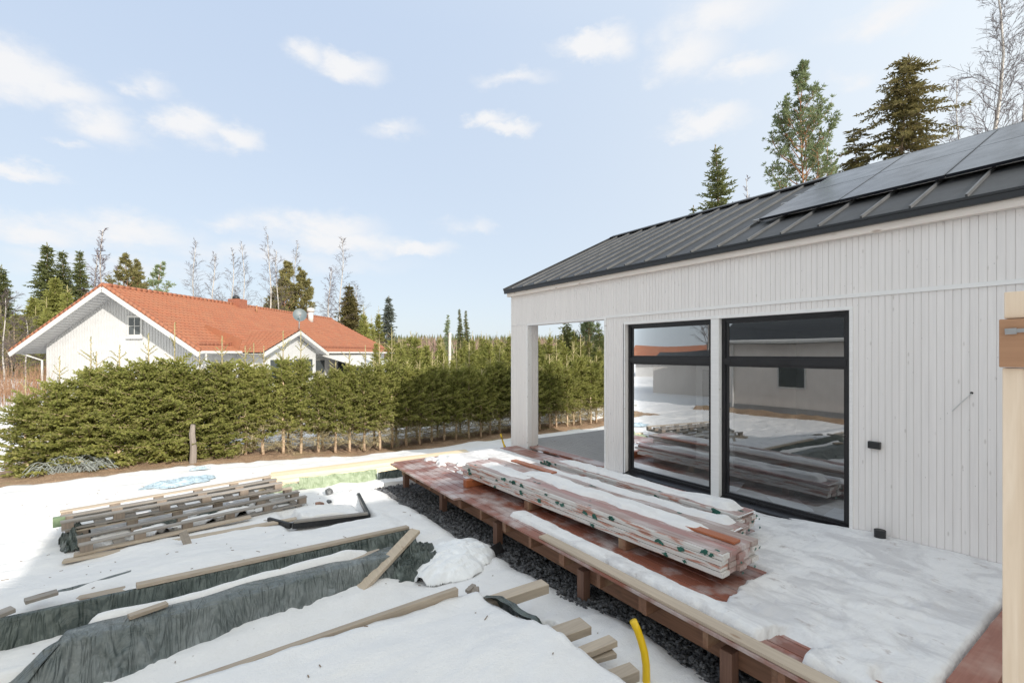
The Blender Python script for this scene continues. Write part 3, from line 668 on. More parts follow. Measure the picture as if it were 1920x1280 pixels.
for i in range(46):
    fx, fy = rd.uniform(3.6, 5.0), rd.uniform(1.05, 2.3); a = rd.uniform(-.5, .5)
    u = ((X-fx)*math.cos(a)+(Y-fy)*math.sin(a))/.06; v = (-(X-fx)*math.sin(a)+(Y-fy)*math.cos(a))/.11
    foot = np.maximum(foot, np.exp(-(u*u+v*v)))
thick = thick-.022*foot+.004*n2
Z = .487+m_*thick-.035*(1-m_)
struct('deck_snow', MB().grid(X, Y, Z), MAT['deck_snow'], True)

# ================================================================ BUNDLES OF DECK BOARDS
def bundle(name, label, far, near, w, nw, nl, z0, lay, seed, group='plank bundles on the deck'):
    rn = random.Random(seed)
    far = Vector((far[0], far[1], 0)); near = Vector((near[0], near[1], 0)); d = (far-near).normalized(); t = Vector((d.y, -d.x, 0))
    Lg = (far-near).length
    root = thing(name, label, 'plank bundle', (near.x, near.y, z0), group)
    def P(s, u, z): q = near+d*s+t*u; return (q.x, q.y, z)
    bw = w/nw
    for l in range(nl):
        for k in range(nw):
            s0 = rn.uniform(-.018, .018)+(.02 if l % 2 else 0); s1 = Lg+rn.uniform(-.12, .04); u = bw*(k+.5)+rn.uniform(-.0015, .0015); z = z0+lay*(l+.5)
            b = MB(); a, c = P(s0, u, z), P(s1, u, z)
            b.beam(a, c, bw-.006, lay-.005); 
            mt = MAT['btop'] if (l == nl-1 or 0 < k < nw-1) else MAT['bside']
            if k == 0: mt = MAT['bside']
            b.build('board', mt, root, bevel=.003)
    # top row gets its own pinkish boards above the wrapped edge row
    b = MB(); a, c = P(.02, bw*.62, z0+lay*nl+.001), P(Lg-.05, bw*.62, z0+lay*nl+.001); b.beam(a, c, bw*.8, .004); b.build('board_face', MAT['btop'], root)
    # torn green scraps of the wrapping
    gr = MB()
    def scrap(fn, s, v, r):
        pts = []; k = 11
        for i in range(k):
            a = 2*math.pi*i/k; q = r*rn.uniform(.35, 1.1); pts.append(fn(s+q*math.cos(a)*1.3, v+q*math.sin(a)*.8))
        g_ = MB(); g_.add(pts, [tuple(range(k))]); g_.build('green_scrap', MAT['green'], root)
    for i in range(int(Lg*6.5)):
        s = rn.uniform(0, Lg); l = rn.randrange(nl); scrap(lambda a, b_: P(a, -.004, b_), s, z0+lay*(l+.5), rn.uniform(.025, .05))
    for i in range(int(Lg*3.0)):
        s = rn.uniform(0, Lg); u = bw*rn.randrange(nw)+bw*.5; scrap(lambda a, b_: P(a, b_, z0+lay*nl+.006), s, u, rn.uniform(.018, .036))
    for i in range(5):
        u = rn.uniform(.05, w-.05); scrap(lambda a, b_: P(-.07, u+(a), b_), 0, z0+lay*(rn.randrange(nl)+.5), rn.uniform(.015, .028))
    return root, P, Lg
B1, P1, L1 = bundle('plank_bundle', 'long bundle of pinkish planks with torn green wrap, nearest the deck edge', (3.60, 6.70), (3.80, 2.35), .64, 5, 4, .605, .051, 5)
B2, P2, L2 = bundle('plank_bundle', 'long bundle of pinkish planks in the row nearest the windows', (4.86, 6.30), (4.93, 2.86), .36, 3, 4, .60, .047, 8)
B3, P3, L3 = bundle('plank_bundle', 'narrow bundle of planks between the front bundle and the window-side bundle', (4.42, 6.35), (4.56, 2.74), .34, 3, 3, .60, .047, 9)
def snow_on(P, L, w, zt, s0, s1, u0, u1, seed, th=.06, extra=0):
    S, U = np.meshgrid(np.linspace(s0-.12, s1+.12, int((s1-s0)*34)), np.linspace(max(.0, u0-.08), min(w, u1+.08), 34))
    n = fbm(S*2.2, U*5, seed, 4)
    lo = u0+.045*vnoise(S*3, 0*S+2.2, seed+1)+.015*vnoise(S*11, 0*S, seed+4); hi = u1+.05*vnoise(S*2.3, 0*S+9.2, seed+2)+.015*vnoise(S*10, 0*S, seed+5)
    m = ss(lo-.015, lo+.05, U)*ss(hi+.015, hi-.05, U)*ss(s0-.03, s0+.10, S)*ss(s1+.05, s1-.35, S)
    h = m*(th+.02*n+extra*ss(s0+.8, s0+.1, S))-.012
    mb = MB(); q = [P(a, b, 0) for a, b in zip(S.ravel(), U.ravel())]
    Xq = np.array([p[0] for p in q]).reshape(S.shape); Yq = np.array([p[1] for p in q]).reshape(S.shape)
    mb.grid(Xq, Yq, zt+h, keep=None); return mb
zt = .605+.051*4
tag(snow_on(P1, L1, .62, zt, .42, 3.35, .30, .56, 3, .05).build('snow_layer', MAT['snow'], smooth=True), 'snow ridge lying along the bundle nearest the deck edge', 'snow', None, 'stuff')
tag(snow_on(P1, L1, .62, zt, 2.95, 4.2, .10, .45, 13, .022).build('snow_layer', MAT['snow'], smooth=True), 'thin sunlit snow at the far end of the front bundle', 'snow', None, 'stuff')
tag(snow_on(P2, L2, .36, .60+.188, .12, 3.2, .06, .30, 4, .05, .03).build('snow_layer', MAT['snow'], smooth=True), 'snow ridge lying along the bundle nearest the windows', 'snow', None, 'stuff')
tag(snow_on(P3, L3, .34, .60+.141, .10, 3.3, .10, .30, 6, .035, .03).build('snow_layer', MAT['snow'], smooth=True), 'snow ridge on the narrow middle bundle', 'snow', None, 'stuff')
for (s, u, ln, lb) in ((.06, .36, .62, 'short orange-brown board end lying on the near end of the front bundle'), (2.95, .70, 1.0, 'orange board lying in the sun between the bundles at their far end')):
    m = MB(); m.beam(P1(s, u, zt+.014), P1(s+ln, u+.01, zt+.014), .11, .024); tag(m.build('loose_board', MAT['orange'], None, bevel=.003), lb, 'board')
for (x0, x1, y, lb) in ((3.50, 5.2, 6.40, 'square bearer under the far end of the bundles, its end orange in the sun'), (3.66, 5.2, 5.0, 'square bearer under the bundles, second from their far end'), (3.76, 5.2, 3.42, 'square bearer under the bundles near their near end')):
    m = MB(); m.box(x0, x1, y, y+.10, .4925, .602); tag(m.build('bearer_block', MAT['orange'] if y > 6 else MAT['joist'], None, bevel=.004), lb, 'timber')

# near timber post at the right edge of the picture
post = thing('timber_post', 'new pale pine post close to the camera at the right edge of the picture', 'post', (1.65, .2, 0))
m = MB(); m.box(1.60, 1.645, .08, .274, 0, 2.525); m.build('stud', MAT['new'], post, bevel=.002)
m = MB(); m.box(1.585, 1.66, .075, .277, 2.527, 2.640); m.build('joining_block', MAT['new2'], post, bevel=.002)
m = MB(); m.box(1.60, 1.645, .08, .271, 2.642, 2.705); m.build('top_block', MAT['new'], post, bevel=.002)
m = MB(); m.beam((1.582, .262, 2.611), (1.582, .10, 2.622), .009, .004, (-1,0,0)); m.beam((1.5795, .266, 2.6105), (1.5795, .247, 2.6115), .014, .004, (-1,0,0)); m.build('metal_strap', MAT['alu'], post)
# ================================================================ BUILDINGS ROUND THE YARD THAT THE PHOTO SHOWS ONLY BY SHADOW OR REFLECTION
def simple_house(name, label, loc, ax, L, W, ez, rzz, wallm, roofm, trimm, wins=(), oh=.4, base=-.3, group=None):
    """gabled house; local u along the ridge, v across; windows = (side v sign, u centre, z centre, w, h)"""
    ca, sa = math.cos(ax), math.sin(ax)
    def H(u, v, z): return (loc[0]+u*ca-v*sa, loc[1]+u*sa+v*ca, z)
    root = thing(name, label, 'house', (loc[0], loc[1], base), group)
    w = MB(); hw = W/2
    def slab(p): w.add(p, [tuple(range(len(p)))])
    for s in (-1, 1): slab([H(0, s*hw, base), H(L, s*hw, base), H(L, s*hw, ez), H(0, s*hw, ez)])
    for u in (0, L): slab([H(u, -hw, base), H(u, hw, base), H(u, hw, ez), H(u, 0, rzz-.1), H(u, -hw, ez)])
    w.build('wall', wallm, root)
    sl = (rzz-ez)/hw
    r = MB()
    for s in (-1, 1):
        e = hw+oh; ze = ez-oh*sl+.12
        a = [H(-oh, s*e, ze), H(L+oh, s*e, ze), H(L+oh, 0, rzz+.12), H(-oh, 0, rzz+.12)]; b = [(p[0], p[1], p[2]-.14) for p in a]
        r.add(a+b, [(0,1,2,3),(7,6,5,4),(0,4,5,1),(1,5,6,2),(2,6,7,3),(3,7,4,0)])
    ro = r.build('roof', roofm, root)
    for s in (-1, 1):
        e = hw+oh+.03; ze = ez-oh*sl+.06
        g = MB(); g.tube([H(-oh, s*e, ze), H(L+oh, s*e, ze)], .06, 8); g.build('gutter', trimm, root)
    for (s, u, z, ww, hh) in wins:
        f = MB(); v = s*(hw+.02)
        f.beam(H(u-ww/2-.06, v, z), H(u+ww/2+.06, v, z), hh+.14, .05, (-sa*s, ca*s, 0)); fo = f.build('window', trimm, root)
        g = MB(); v = s*(hw+.05); g.beam(H(u-ww/2, v, z), H(u+ww/2, v, z), hh, .02, (-sa*s, ca*s, 0)); g.build('pane', MAT['glass_dark'], fo)
    return root, H
hs, H_ = simple_house('grey_house', 'light grey boarded house with dark roof mirrored in the nearer window', (-10.6, -8, -.1), R(90), 20, 6.4, 3.2, 5.0, MAT['grey_house'], MAT['roof'], MAT['white'],
    [(-1, 18.2-.9, 1.75, .95, 1.15), (-1, 13.4, 1.75, .95, 1.15), (-1, 8.5, 1.75, 1.4, 1.15)], .35)
d_ = MB(); d_.tube([(-7.2, 11.6, 3.0), (-7.3, 11.7, 2.7), (-7.36, 11.7, .2)], .04, 8); d_.build('downpipe', MAT['white'], hs)
p_ = MB(); p_.box(-7.395, -7.36, -8, 12.0, -.3, .35); p_.build('plinth', MAT['concrete'], hs)
hs2, _ = simple_house('red_roofed_house', 'house with orange tiled roof mirrored in the farther window', (-36, 27, -.1), R(60), 11, 7, 1.8, 3.4, MAT['white_boards'], MAT['tile'], MAT['white'], [(-1, 4, 1.6, 1.1, 1.1)], .6)
hs3, _ = simple_house('shed', 'low grey shed mirrored in the farther window', (-14.5, 15.2, -.1), R(75), 5, 3, 2.1, 2.7, MAT['grey_house'], MAT['roof'], MAT['white'], [], .2)
# the taller building behind the camera whose shadow covers the yard
bh = thing('tall_house', 'tall pale house behind the camera, its shadow over the near yard', 'house', (2, -9, 0))
TE = math.tan(SUN_EL)
def shade_z(yl, y=-7.0): return .12+(yl-y)*TE*1.0036
m = MB(); z1 = shade_z(9.05); z2 = shade_z(7.75)
def solid(mb, x0, x1, y0, y1, z0, za): mb.box(x0, x1, y0, y1, z0, za)
solid(m, -.22, 3.25, -12, -7.0, -.2, z1); m.build('wall', MAT['grey_house'], bh)
m = MB(); solid(m, 3.251, 7.2, -12, -7.0, -.2, z2); m.build('lower_wing', MAT['grey_house'], bh)
m = MB(); solid(m, 7.201, 12, -12, -7.0, -.2, z2-2.2); m.build('side_wing', MAT['grey_house'], bh)

# ================================================================ NEIGHBOUR'S HOUSE WITH THE ORANGE TILED ROOF
BA = R(40.3); dL = (math.sin(BA), math.cos(BA)); dV = (math.cos(BA), -math.sin(BA)); O3 = PD(192, 535, 25.0)
def H(L, v, z): return (O3[0]+L*dL[0]+v*dV[0], O3[1]+L*dL[1]+v*dV[1], z)
RZ3, EZ3, EV3 = 6.16, 2.66, 5.55; SL3 = (RZ3-EZ3)/EV3; LE = 28.4; LH = 24.9
nb = thing('tiled_house', 'white house with a long orange tiled roof and dark attic window behind the spruce hedge', 'house', H(14, 0, -.6))
def tiled(mb, fP, n_course, width_fn, u_len, seedz=0):
    """courses from eave (t=0) to ridge (t=1); fP(u,t,lift) -> xyz ; width_fn(t) -> (u0,u1)"""
    for k in range(n_course):
        t0, t1 = k/n_course, (k+1)/n_course; u0a, u1a = width_fn(t0); u0b, u1b = width_fn(t1)
        n = max(2, int((u1a-u0a)/.075)); vs = []
        for (t, ua, ub, lift) in ((t0, u0a, u1a, -.002), (t0, u0a, u1a, .06), (t1, u0b, u1b, .0)):
            for i in range(n+1):
                u = ua+(ub-ua)*i/n; w = .026*math.cos(2*math.pi*u/.30)
                vs.append(fP(u, t, lift+(w if lift >= 0 else 0)))
        fs = []
        for r in range(2):
            for i in range(n): fs.append((r*(n+1)+i, r*(n+1)+i+1, (r+1)*(n+1)+i+1, (r+1)*(n+1)+i))
        mb.add(vs, fs)
nC = 20
r = MB()
tiled(r, lambda u, t, l: H(u, EV3*(1-t), EZ3+(RZ3-EZ3)*t+l), nC, lambda t: (0, LE-(LE-LH)*t), 30)
tiled(r, lambda u, t, l: H(u, -EV3*(1-t), EZ3+(RZ3-EZ3)*t+l), nC, lambda t: (0, LE-(LE-LH)*t), 30)
tiled(r, lambda u, t, l: H(LE-(LE-LH)*t, u, EZ3+(RZ3-EZ3)*t+l), nC, lambda t: (-EV3*(1-t), EV3*(1-t)+.001), 11)
nroof = r.build('roof', MAT['tile'], nb, True)
r = MB(); i = 0
u = .1
while u < LH:
    r.tube([H(u, 0, RZ3+.02), H(u+.40, 0, RZ3+.035)], [.11, .125], 8); u += .36
r.build('ridge_tile', MAT['tile'], nroof, True)
r = MB()
for s in (1, -1):
    for k in range(22):
        t0, t1 = k/22, (k+1)/22+.004
        r.tube([H(.03, s*EV3*(1-t0), EZ3+(RZ3-EZ3)*t0+.03), H(.03, s*EV3*(1-t1), EZ3+(RZ3-EZ3)*t1+.06)], [.11, .095], 7)
r.build('verge_tile', MAT['tile'], nroof, True)
# soffit and barge boards
b = MB()
for s in (1, -1):
    a = [H(.0, s*EV3, EZ3-.03), H(LE, s*EV3, EZ3-.03), H(LH, 0, RZ3-.03), H(0, 0, RZ3-.03)]; c = [(p[0], p[1], p[2]-.10) for p in a]
    b.add(a+c, [(0,1,2,3),(7,6,5,4),(0,4,5,1),(2,6,7,3)])
b.build('soffit', MAT['white_boards'], nb)
b = MB(); k = 0
while k < 26:     # ribbed underside of the left verge
    t = k/26; z = RZ3-(RZ3-EZ3)*(1-t)-.14
    b.beam(H(.05, -EV3*(1-t), z), H(1.1, -EV3*(1-t), z), .03, .02); k += 1
b.build('soffit_rib', MAT['white_boards'], nb)
b = MB()
for s in (1, -1):
    b.beam(H(-.03, s*(EV3+.02), EZ3-.19), H(-.03, 0, RZ3-.19), .05, .24, (0,0,1))
b.build('barge_board', MAT['white'], nb)
w = MB(); x0 = 1.15; hv = 4.75; zt = lambda v: RZ3-.14-SL3*abs(v)
w.add([H(x0, -hv, -.8), H(x0, hv, -.8), H(x0, hv, zt(hv)), H(x0, 0, zt(0)), H(x0, -hv, zt(hv))], [(0,1,2,3,4)])
for s in (1, -1): w.add([H(x0, s*hv, -.8), H(LE-.9, s*hv, -.8), H(LE-.9, s*hv, zt(hv)), H(x0, s*hv, zt(hv))], [(0,1,2,3)])
w.add([H(LE-.9, -hv, -.8), H(LE-.9, hv, -.8), H(LE-.9, hv, zt(hv)), H(LE-.9, -hv, zt(hv))], [(0,1,2,3)])
nw = w.build('wall', MAT['white_boards'], nb)
bt = MB(); v = -hv+.1
while v < hv: bt.beam(H(x0-.012, v, -.5), H(x0-.012, v, zt(v)-.02), .03, .02, (dV[0], dV[1], 0)); v += .17
bt.build('wall_batten', MAT['white_boards'], nw)
# attic window: px 205-228, y 585-625
wv = .80; wz = 4.05
f = MB(); f.box(0, 0, 0, 0, 0, 0); f = MB(); f.beam(H(x0-.04, wv-.45, wz), H(x0-.04, wv+.45, wz), 1.16, .07, (dL[0], dL[1], 0)); wo = f.build('window', MAT['white'], nb)
f = MB(); f.beam(H(x0-.085, wv-.33, wz), H(x0-.085, wv-.03, wz), .92, .01, (dL[0], dL[1], 0)); f.build('pane', MAT['glass_dark'], wo)
f = MB(); f.beam(H(x0-.085, wv+.03, wz), H(x0-.085, wv+.33, wz), .92, .01, (dL[0], dL[1], 0)); f.build('pane', MAT['glass_dark'], wo)
f = MB()
for q in (-.18, .18):
    f.beam(H(x0-.095, wv+q-.15, wz), H(x0-.095, wv+q+.15, wz), .03, .012, (dL[0], dL[1], 0))
f.build('glazing_bar', MAT['white'], wo)
f = MB(); f.beam(H(x0-.10, wv-.5, wz-.64), H(x0-.10, wv+.5, wz-.64), .05, .12); f.build('sill', MAT['white'], wo)
# gutters and downpipes
g = MB(); g.tube([H(.1, EV3+.06, EZ3-.05), H(3.2, EV3+.06, EZ3-.05)], .075, 8); g.build('gutter', MAT['white'], nb)
g = MB(); g.tube([H(10.7, EV3+.06, EZ3-.05), H(LE, EV3+.06, EZ3-.05)], .075, 8); g.build('gutter', MAT['white'], nb)
g = MB(); g.tube([H(.4, EV3+.06, EZ3-.1), H(.6, EV3-.1, EZ3-.45), H(.9, hv+.08, EZ3-.75), H(.9, hv+.08, -.6)], .05, 8); g.build('downpipe', MAT['white'], nb)
g = MB(); g.tube([H(.5, -EV3-.02, EZ3-.1), H(1.0, -hv-.08, EZ3-.5), H(1.0, -hv-.08, -.6)], .05, 8); g.build('downpipe', MAT['white'], nb)
# dark windows and recessed wall under the eave
for (L0, L1) in ((1.9, 2.9), (12.6, 14.4), (16.5, 18.5)):
    f = MB(); f.beam(H(L0, hv+.04, 1.45), H(L1, hv+.04, 1.45), 1.3, .06, (dV[0], dV[1], 0)); wo = f.build('window', MAT['white'], nb)
    f = MB(); f.beam(H(L0+.1, hv+.08, 1.45), H(L1-.1, hv+.08, 1.45), 1.1, .02, (dV[0], dV[1], 0)); f.build('pane', MAT['glass_dark'], wo)
# cross gable over the entrance
GV = 7.0; GR = 4.08; GE = 2.62; g0, g1, gm = 3.13, 10.75, 6.96
r = MB()
def gp(side):
    ge = g0 if side < 0 else g1
    vin = (RZ3-GR)/SL3-.2; vedge = EV3
    def f(u, t, l):
        # u in 0..1 along front->back at this height, t eave->ridge
        L = ge+(gm-ge)*t; z = GE+(GR-GE)*t; vb = (RZ3-z)/SL3-.25; v = GV+(vb-GV)*u
        return H(L, v, z+l)
    return f
for side in (-1, 1):
    f = gp(side)
    for k in range(10):
        t0, t1 = k/10, (k+1)/10; n = 44; vs = []
        for (t, l) in ((t0, -.002), (t0, .038), (t1, 0.)):
            for i in range(n+1):
                vs.append(f(i/n, t, l+(.018*math.cos(i*1.6) if l >= 0 else 0)))
        r.add(vs, [(q*(n+1)+i, q*(n+1)+i+1, (q+1)*(n+1)+i+1, (q+1)*(n+1)+i) for q in range(2) for i in range(n)])
r.build('cross_gable_roof', MAT['tile'], nb, True)
b = MB()
for ge in (g0, g1): b.beam(H(ge, GV+.02, GE-.15), H(gm, GV+.02, GR-.15), .05, .22, (0,0,1))
b.build('gable_barge_board', MAT['white'], nb)
b = MB(); b.add([H(g0, GV, GE-.12), H(gm, GV, GR-.12), H(gm, 3.6, GR-.12), H(g0, 3.6, GE-.12), H(g1, GV, GE-.12), H(g1, 3.6, GE-.12)], [(0,1,2,3),(1,4,5,2)]); b.build('gable_soffit', MAT['white_boards'], nb)
b = MB(); b.add([H(g0+.8, GV-.55, -.6), H(g1-.8, GV-.55, -.6), H(g1-.8, GV-.55, GE+.05), H(gm, GV-.55, GR-.15), H(g0+.8, GV-.55, GE+.05)], [(0,1,2,3,4)])
b.add([H(g0+.8, GV-.55, -.6), H(g0+.8, 4.7, -.6), H(g0+.8, 4.7, GE), H(g0+.8, GV-.55, GE)], [(0,1,2,3)]); b.build('gable_wall', MAT['white_boards'], nb)
b = MB(); b.beam(H(g0+1.2, GV-.5, 1.5), H(g1-1.2, GV-.5, 1.5), 1.5, .06, (dV[0], dV[1], 0)); wo = b.build('window', MAT['white'], nb)
for q in range(4):
    b = MB(); a = g0+1.35+q*1.25; b.beam(H(a, GV-.46, 1.5), H(a+1.1, GV-.46, 1.5), 1.3, .02, (dV[0], dV[1], 0)); b.build('pane', MAT['glass_dark'], wo)
# snow guards
for (a, c_) in ((.5, 3.0), (11.2, 27.5)):
    b = MB()
    for h_ in (.10, .22): b.tube([H(a, EV3-.45, EZ3+.28+h_), H(c_, EV3-.45, EZ3+.28+h_)], .022, 6)
    u = a
    while u < c_: b.beam(H(u, EV3-.45, EZ3+.24), H(u, EV3-.45, EZ3+.54), .03, .03, (0,1,0)); u += .6
    b.build('snow_guard', MAT['chimney'], nb)
# lean-to with snow on its roof
b = MB(); a = [H(13, EV3-.2, 2.45), H(22, EV3-.2, 2.45), H(22, 10, 1.12), H(13, 10, 1.12)]; c_ = [(p[0], p[1], p[2]-.12) for p in a]; b.add(a+c_, [(0,1,2,3),(7,6,5,4),(0,4,5,1),(1,5,6,2),(2,6,7,3),(3,7,4,0)])
b.build('lean_to_roof', MAT['white'], nb)
b = MB(); b.add([H(22-.2, EV3, -.8), H(22-.2, 9.7, -.8), H(22-.2, 9.7, 1.08), H(22-.2, EV3, 2.3)], [(0,1,2,3)]); b.add([H(13.2, 9.7, -.8), H(21.8, 9.7, -.8), H(21.8, 9.7, 1.08), H(13.2, 9.7, 1.08)], [(0,1,2,3)]); b.build('lean_to_wall', MAT['white_boards'], nb)
# chimney, pipes, dish
def on_roof(px, L):    # v such that the ray falls on the right slope is solved by the plan: L given, v from the pixel column
    t = (px-CX)/F; lat0 = -21.7; return ((t*(25+.994*L))-(lat0+.106*L))/(.994+.106*t)
b = MB(); cx = 10.4; c0 = H(cx, .15, RZ3-.5); q = MB()
q.add([H(cx-.45, -.4, RZ3-.6), H(cx+.45, -.4, RZ3-.6), H(cx+.45, .5, RZ3-.9), H(cx-.45, .5, RZ3-.9), H(cx-.45, -.4, RZ3+.42), H(cx+.45, -.4, RZ3+.42), H(cx+.45, .5, RZ3+.42), H(cx-.45, .5, RZ3+.42)], [(4,5,6,7),(0,1,5,4),(1,2,6,5),(2,3,7,6),(3,0,4,7)])
ch = q.build('chimney', MAT['chimney'], nroof); q = MB(); q.tube([H(cx-.1, 0, RZ3+.42), H(cx-.1, 0, RZ3+.60), H(cx-.1, 0, RZ3+.72)], [.26, .24, .08], 10); 
q.build('chimney_cowl', MAT['black'], nroof, True)
L_ = 19.0; v_ = 1.0; q = MB(); z_ = RZ3-SL3*v_; q.tube([H(L_, v_, z_-.1), H(L_, v_, z_+.85)], .24, 12); q.tube([H(L_, v_, z_+.85), H(L_, v_, z_+1.2)], [.34, .30], 12); q.build('vent_pipe', MAT['white'], nroof, True)
L_ = 11.6; v_ = on_roof(481, 11.6); z_ = RZ3-SL3*v_; q = MB(); q.tube([H(L_, v_, z_-.1), H(L_, v_, z_+.55)], .06, 8); q.build('thin_vent', MAT['bark_pine'], nroof, True)
q = MB(); q.beam(H(3.05, 3.3, EZ3+.75+.5), H(3.05, 5.6, EZ3+.02+.35), .05, .75, (0,0,1)); q.build('valley_upstand', MAT['tile'], nroof)
DC = PD(562, 591, 31.2); mb = MB(); ba = H(gm, GV-.1, GR); mb.tube([ba, (DC[0], DC[1], DC[2])], .045, 8)
dish = thing('satellite_dish', 'round grey satellite dish on a short mast at the gable peak of the tiled house', 'satellite dish', (ba[0], ba[1], ba[2]))
mb.build('mast', MAT['alu'], dish, True)
fc = Vector((-.10, -1, .35)).normalized(); rr = fc.cross(Vector((0,0,1))).normalized(); uu = rr.cross(fc); mb = MB(); vs = []; n = 24; rings = 6
c0 = Vector(DC)
for k in range(rings+1):
    a = .43*k/rings
    for j in range(n): vs.append(c0+rr*(a*math.cos(2*math.pi*j/n))+uu*(a*1.05*math.sin(2*math.pi*j/n))+fc*(.5*a*a-.02))
mb.add(vs, [(k*n+j, k*n+(j+1)%n, (k+1)*n+(j+1)%n, (k+1)*n+j) for k in range(rings) for j in range(n)]); mb.build('reflector', MAT['dish'], dish, True)
mb = MB(); mb.tube([c0-uu*.42, c0-uu*.2+fc*.55], .018, 6); mb.tube([c0-uu*.2+fc*.55, c0-uu*.17+fc*.65], .05, 8); mb.build('feed_arm', MAT['alu'], dish)

# ================================================================ THINGS LYING IN THE SNOW
def drape(name, mat, pts_top, pts_bot, parent, n=220, m=12, fold=.035, over=.10, seed=1, flare=.06, nrm=(0,-1)):
    """tarp hanging down from a top line to a bottom line, with a strip folded over the top"""
    A = [np.array(p) for p in pts_top]; B = [np.array(p) for p in pts_bot]
    def along(P, s):
        d = [0]; 
        for i in range(1, len(P)): d.append(d[-1]+np.linalg.norm(P[i]-P[i-1]))
        d = np.array(d)/d[-1]; return np.stack([np.interp(s, d, [p[k] for p in P]) for k in range(3)], -1)
    s = np.linspace(0, 1, n); a = along(A, s); b = along(B, s); rows = []
    L = float(np.linalg.norm(A[-1]-A[0])); x = s*L
    f1 = vnoise(x*2.3, 0*x, seed)+.6*vnoise(x*6.5, 0*x+3, seed+1)+.35*vnoise(x*17, 0*x+5, seed+2)
    ridge = 1-np.abs(vnoise(x*5.2, 0*x+8, seed+3))*2
    for k in range(3):
        t = 1-k/3; q = a.copy(); q[:, 1] += over*t*(1+.4*vnoise(x*3, 0*x+1, seed+7)); q[:, 2] += .012+.008*vnoise(x*5, 0*x+k, seed+9)-.02*t; rows.append(q)
    for k in range(m+1):
        t = k/m; q = a*(1-t)+b*t; sk = x+t*.25
        f = f1*.5+.6*vnoise(sk*3.1, 0*x+t*1.3, seed+4)+.7*(1-2*np.abs(vnoise((x+t*.12)*9, t*1.2+0*x, seed+5)))*t**.5+.35*(1-2*np.abs(vnoise((x-t*.2)*16, t*2+0*x, seed+6)))+.3*ridge
        amp = fold*(.25+.9*t); q[:, 1] += nrm[1]*(amp*f+flare*t*t+.012); q[:, 0] += nrm[0]*(amp*f+flare*t*t); rows.append(q)
    G = np.stack(rows, 0); mb = MB(); mb.grid(G[..., 0], G[..., 1], G[..., 2]); o = mb.build(name, mat, parent, True)
    so2 = o.modifiers.new('solid', 'SOLIDIFY'); so2.thickness = .004; return o
pile1 = thing('tarp_covered_pile', 'long low timber pile under dark green tarp, behind the other tarp-covered pile', 'timber pile', (0, 5.8, .05), 'tarp-covered timber piles')
xt = np.linspace(-3.6, 2.44, 14)
drape('tarp', MAT['tarp_dark'], [(x, Y1(x)-.005, pile1_h(x)+.085) for x in xt], [(x, Y1(x)-.07, .03) for x in xt], pile1, 620, 16, .04, .05, 3, .06)
b = MB(); b.box(-3.4, 2.36, 0, 0, 0, 0); b = MB()
b.beam((-3.4, Y1(-3.4)+.22, pile1_h(-3.4)-.12), (2.36, Y1(2.36)+.22, pile1_h(2.36)-.12), .34, .24); b.build('timber', MAT['pale_x'], pile1)
pl = MB(); pl.beam((-.42, Y1(-.42)+.03, pile1_h(-.42)+.112), (2.38, Y1(2.38)+.05, pile1_h(2.38)+.112), .085, .035); tag(pl.build('top_plank', MAT['pale_x'], None, bevel=.004), 'long pale plank lying on the edge of the tarp-covered pile farther back', 'plank')
pl = MB(); pl.beam((*PZ(-140, 1200, .45), .43), (*PZ(25, 1142, .45), .455), .10, .035); tag(pl.build('half_buried_plank', MAT['grey_x'], None, bevel=.004), 'brown plank half buried in snow at the left edge, behind the farther pile', 'plank')
pl = MB(); pl.beam((*PZ(46, 1128, .44), .445), (*PZ(108, 1110, .44), .445), .09, .03); tag(pl.build('half_buried_plank', MAT['grey_x'], None, bevel=.004), 'short end of a plank showing through snow just behind the farther pile', 'plank')
fl_ = MB(); Xg, Yg = np.meshgrid(np.linspace(0, .62, 24), np.linspace(0, .05, 5)); fq = PZ(106, 1114, .44); fl_.grid(fq[0]+Xg*.8, fq[1]+Xg*.28+Yg+.015*vnoise(Xg*9, Yg, 3), .455+.01*vnoise(Xg*7, Yg*20, 4)-.02*Xg); tag(fl_.build('tarp_edge', MAT['tarp'], smooth=True), 'thin dark strip of tarp edge showing through the snow between pallets and farther pile', 'tarp')
pile2 = thing('tarp_covered_pile', 'long low timber pile under grey tarp with a slanting end, nearer the camera', 'timber pile', (.4, 5.0, .05), 'tarp-covered timber piles')
xt = np.linspace(-.80, 1.92, 12)
top = [(-1.08, 4.52, .10), (-.98, 4.60, .22)]+[(x, Y2(x)-.005, pile2_h(x)+.075) for x in xt]+[(2.05, 5.15, .25)]
bot = [(-1.02, 4.40, .02), (-.80, 4.38, .02)]+[(x+.02, Y2(x)-.13+.03*math.sin(x*5), .02) for x in xt]+[(2.1, 4.98, .02)]
drape('tarp', MAT['tarp'], top, bot, pile2, 620, 18, .05, .24, 13, .10)
b = MB(); b.beam((-.75, Y2(-.75)+.16, .20), (1.8, Y2(1.8)+.16, .19), .26, .24); b.build('timber', MAT['pale_x'], pile2)
# slanting end of the tarp towards the lower left
S, U = np.meshgrid(np.linspace(0, 1, 40), np.linspace(0, 1, 40))
Xs = -.80-.42*S+.0*U; Ys = Y2(-.8)-.01-.34*S*(1-U)+(.30*U)-.12*S; Zs = (pile2_h(-.8)+.075)*(1-S)**.8+.03*S+.025*fbm(S*3+U*2, U*4, 91, 3)-.05*U*(1-S)
b = MB(); b.grid(Xs, Ys, Zs); b.build('tarp_end', MAT['tarp'], pile2, True)
b = MB(); b.beam((-.42, Y2(-.42)+.10, .425), (-.17, Y2(-.17)+.15, .425), .07, .03); tag(b.build('plank_end', MAT['pale_x'], None, bevel=.003), 'short plank piece on top of the nearer tarp-covered pile', 'plank')
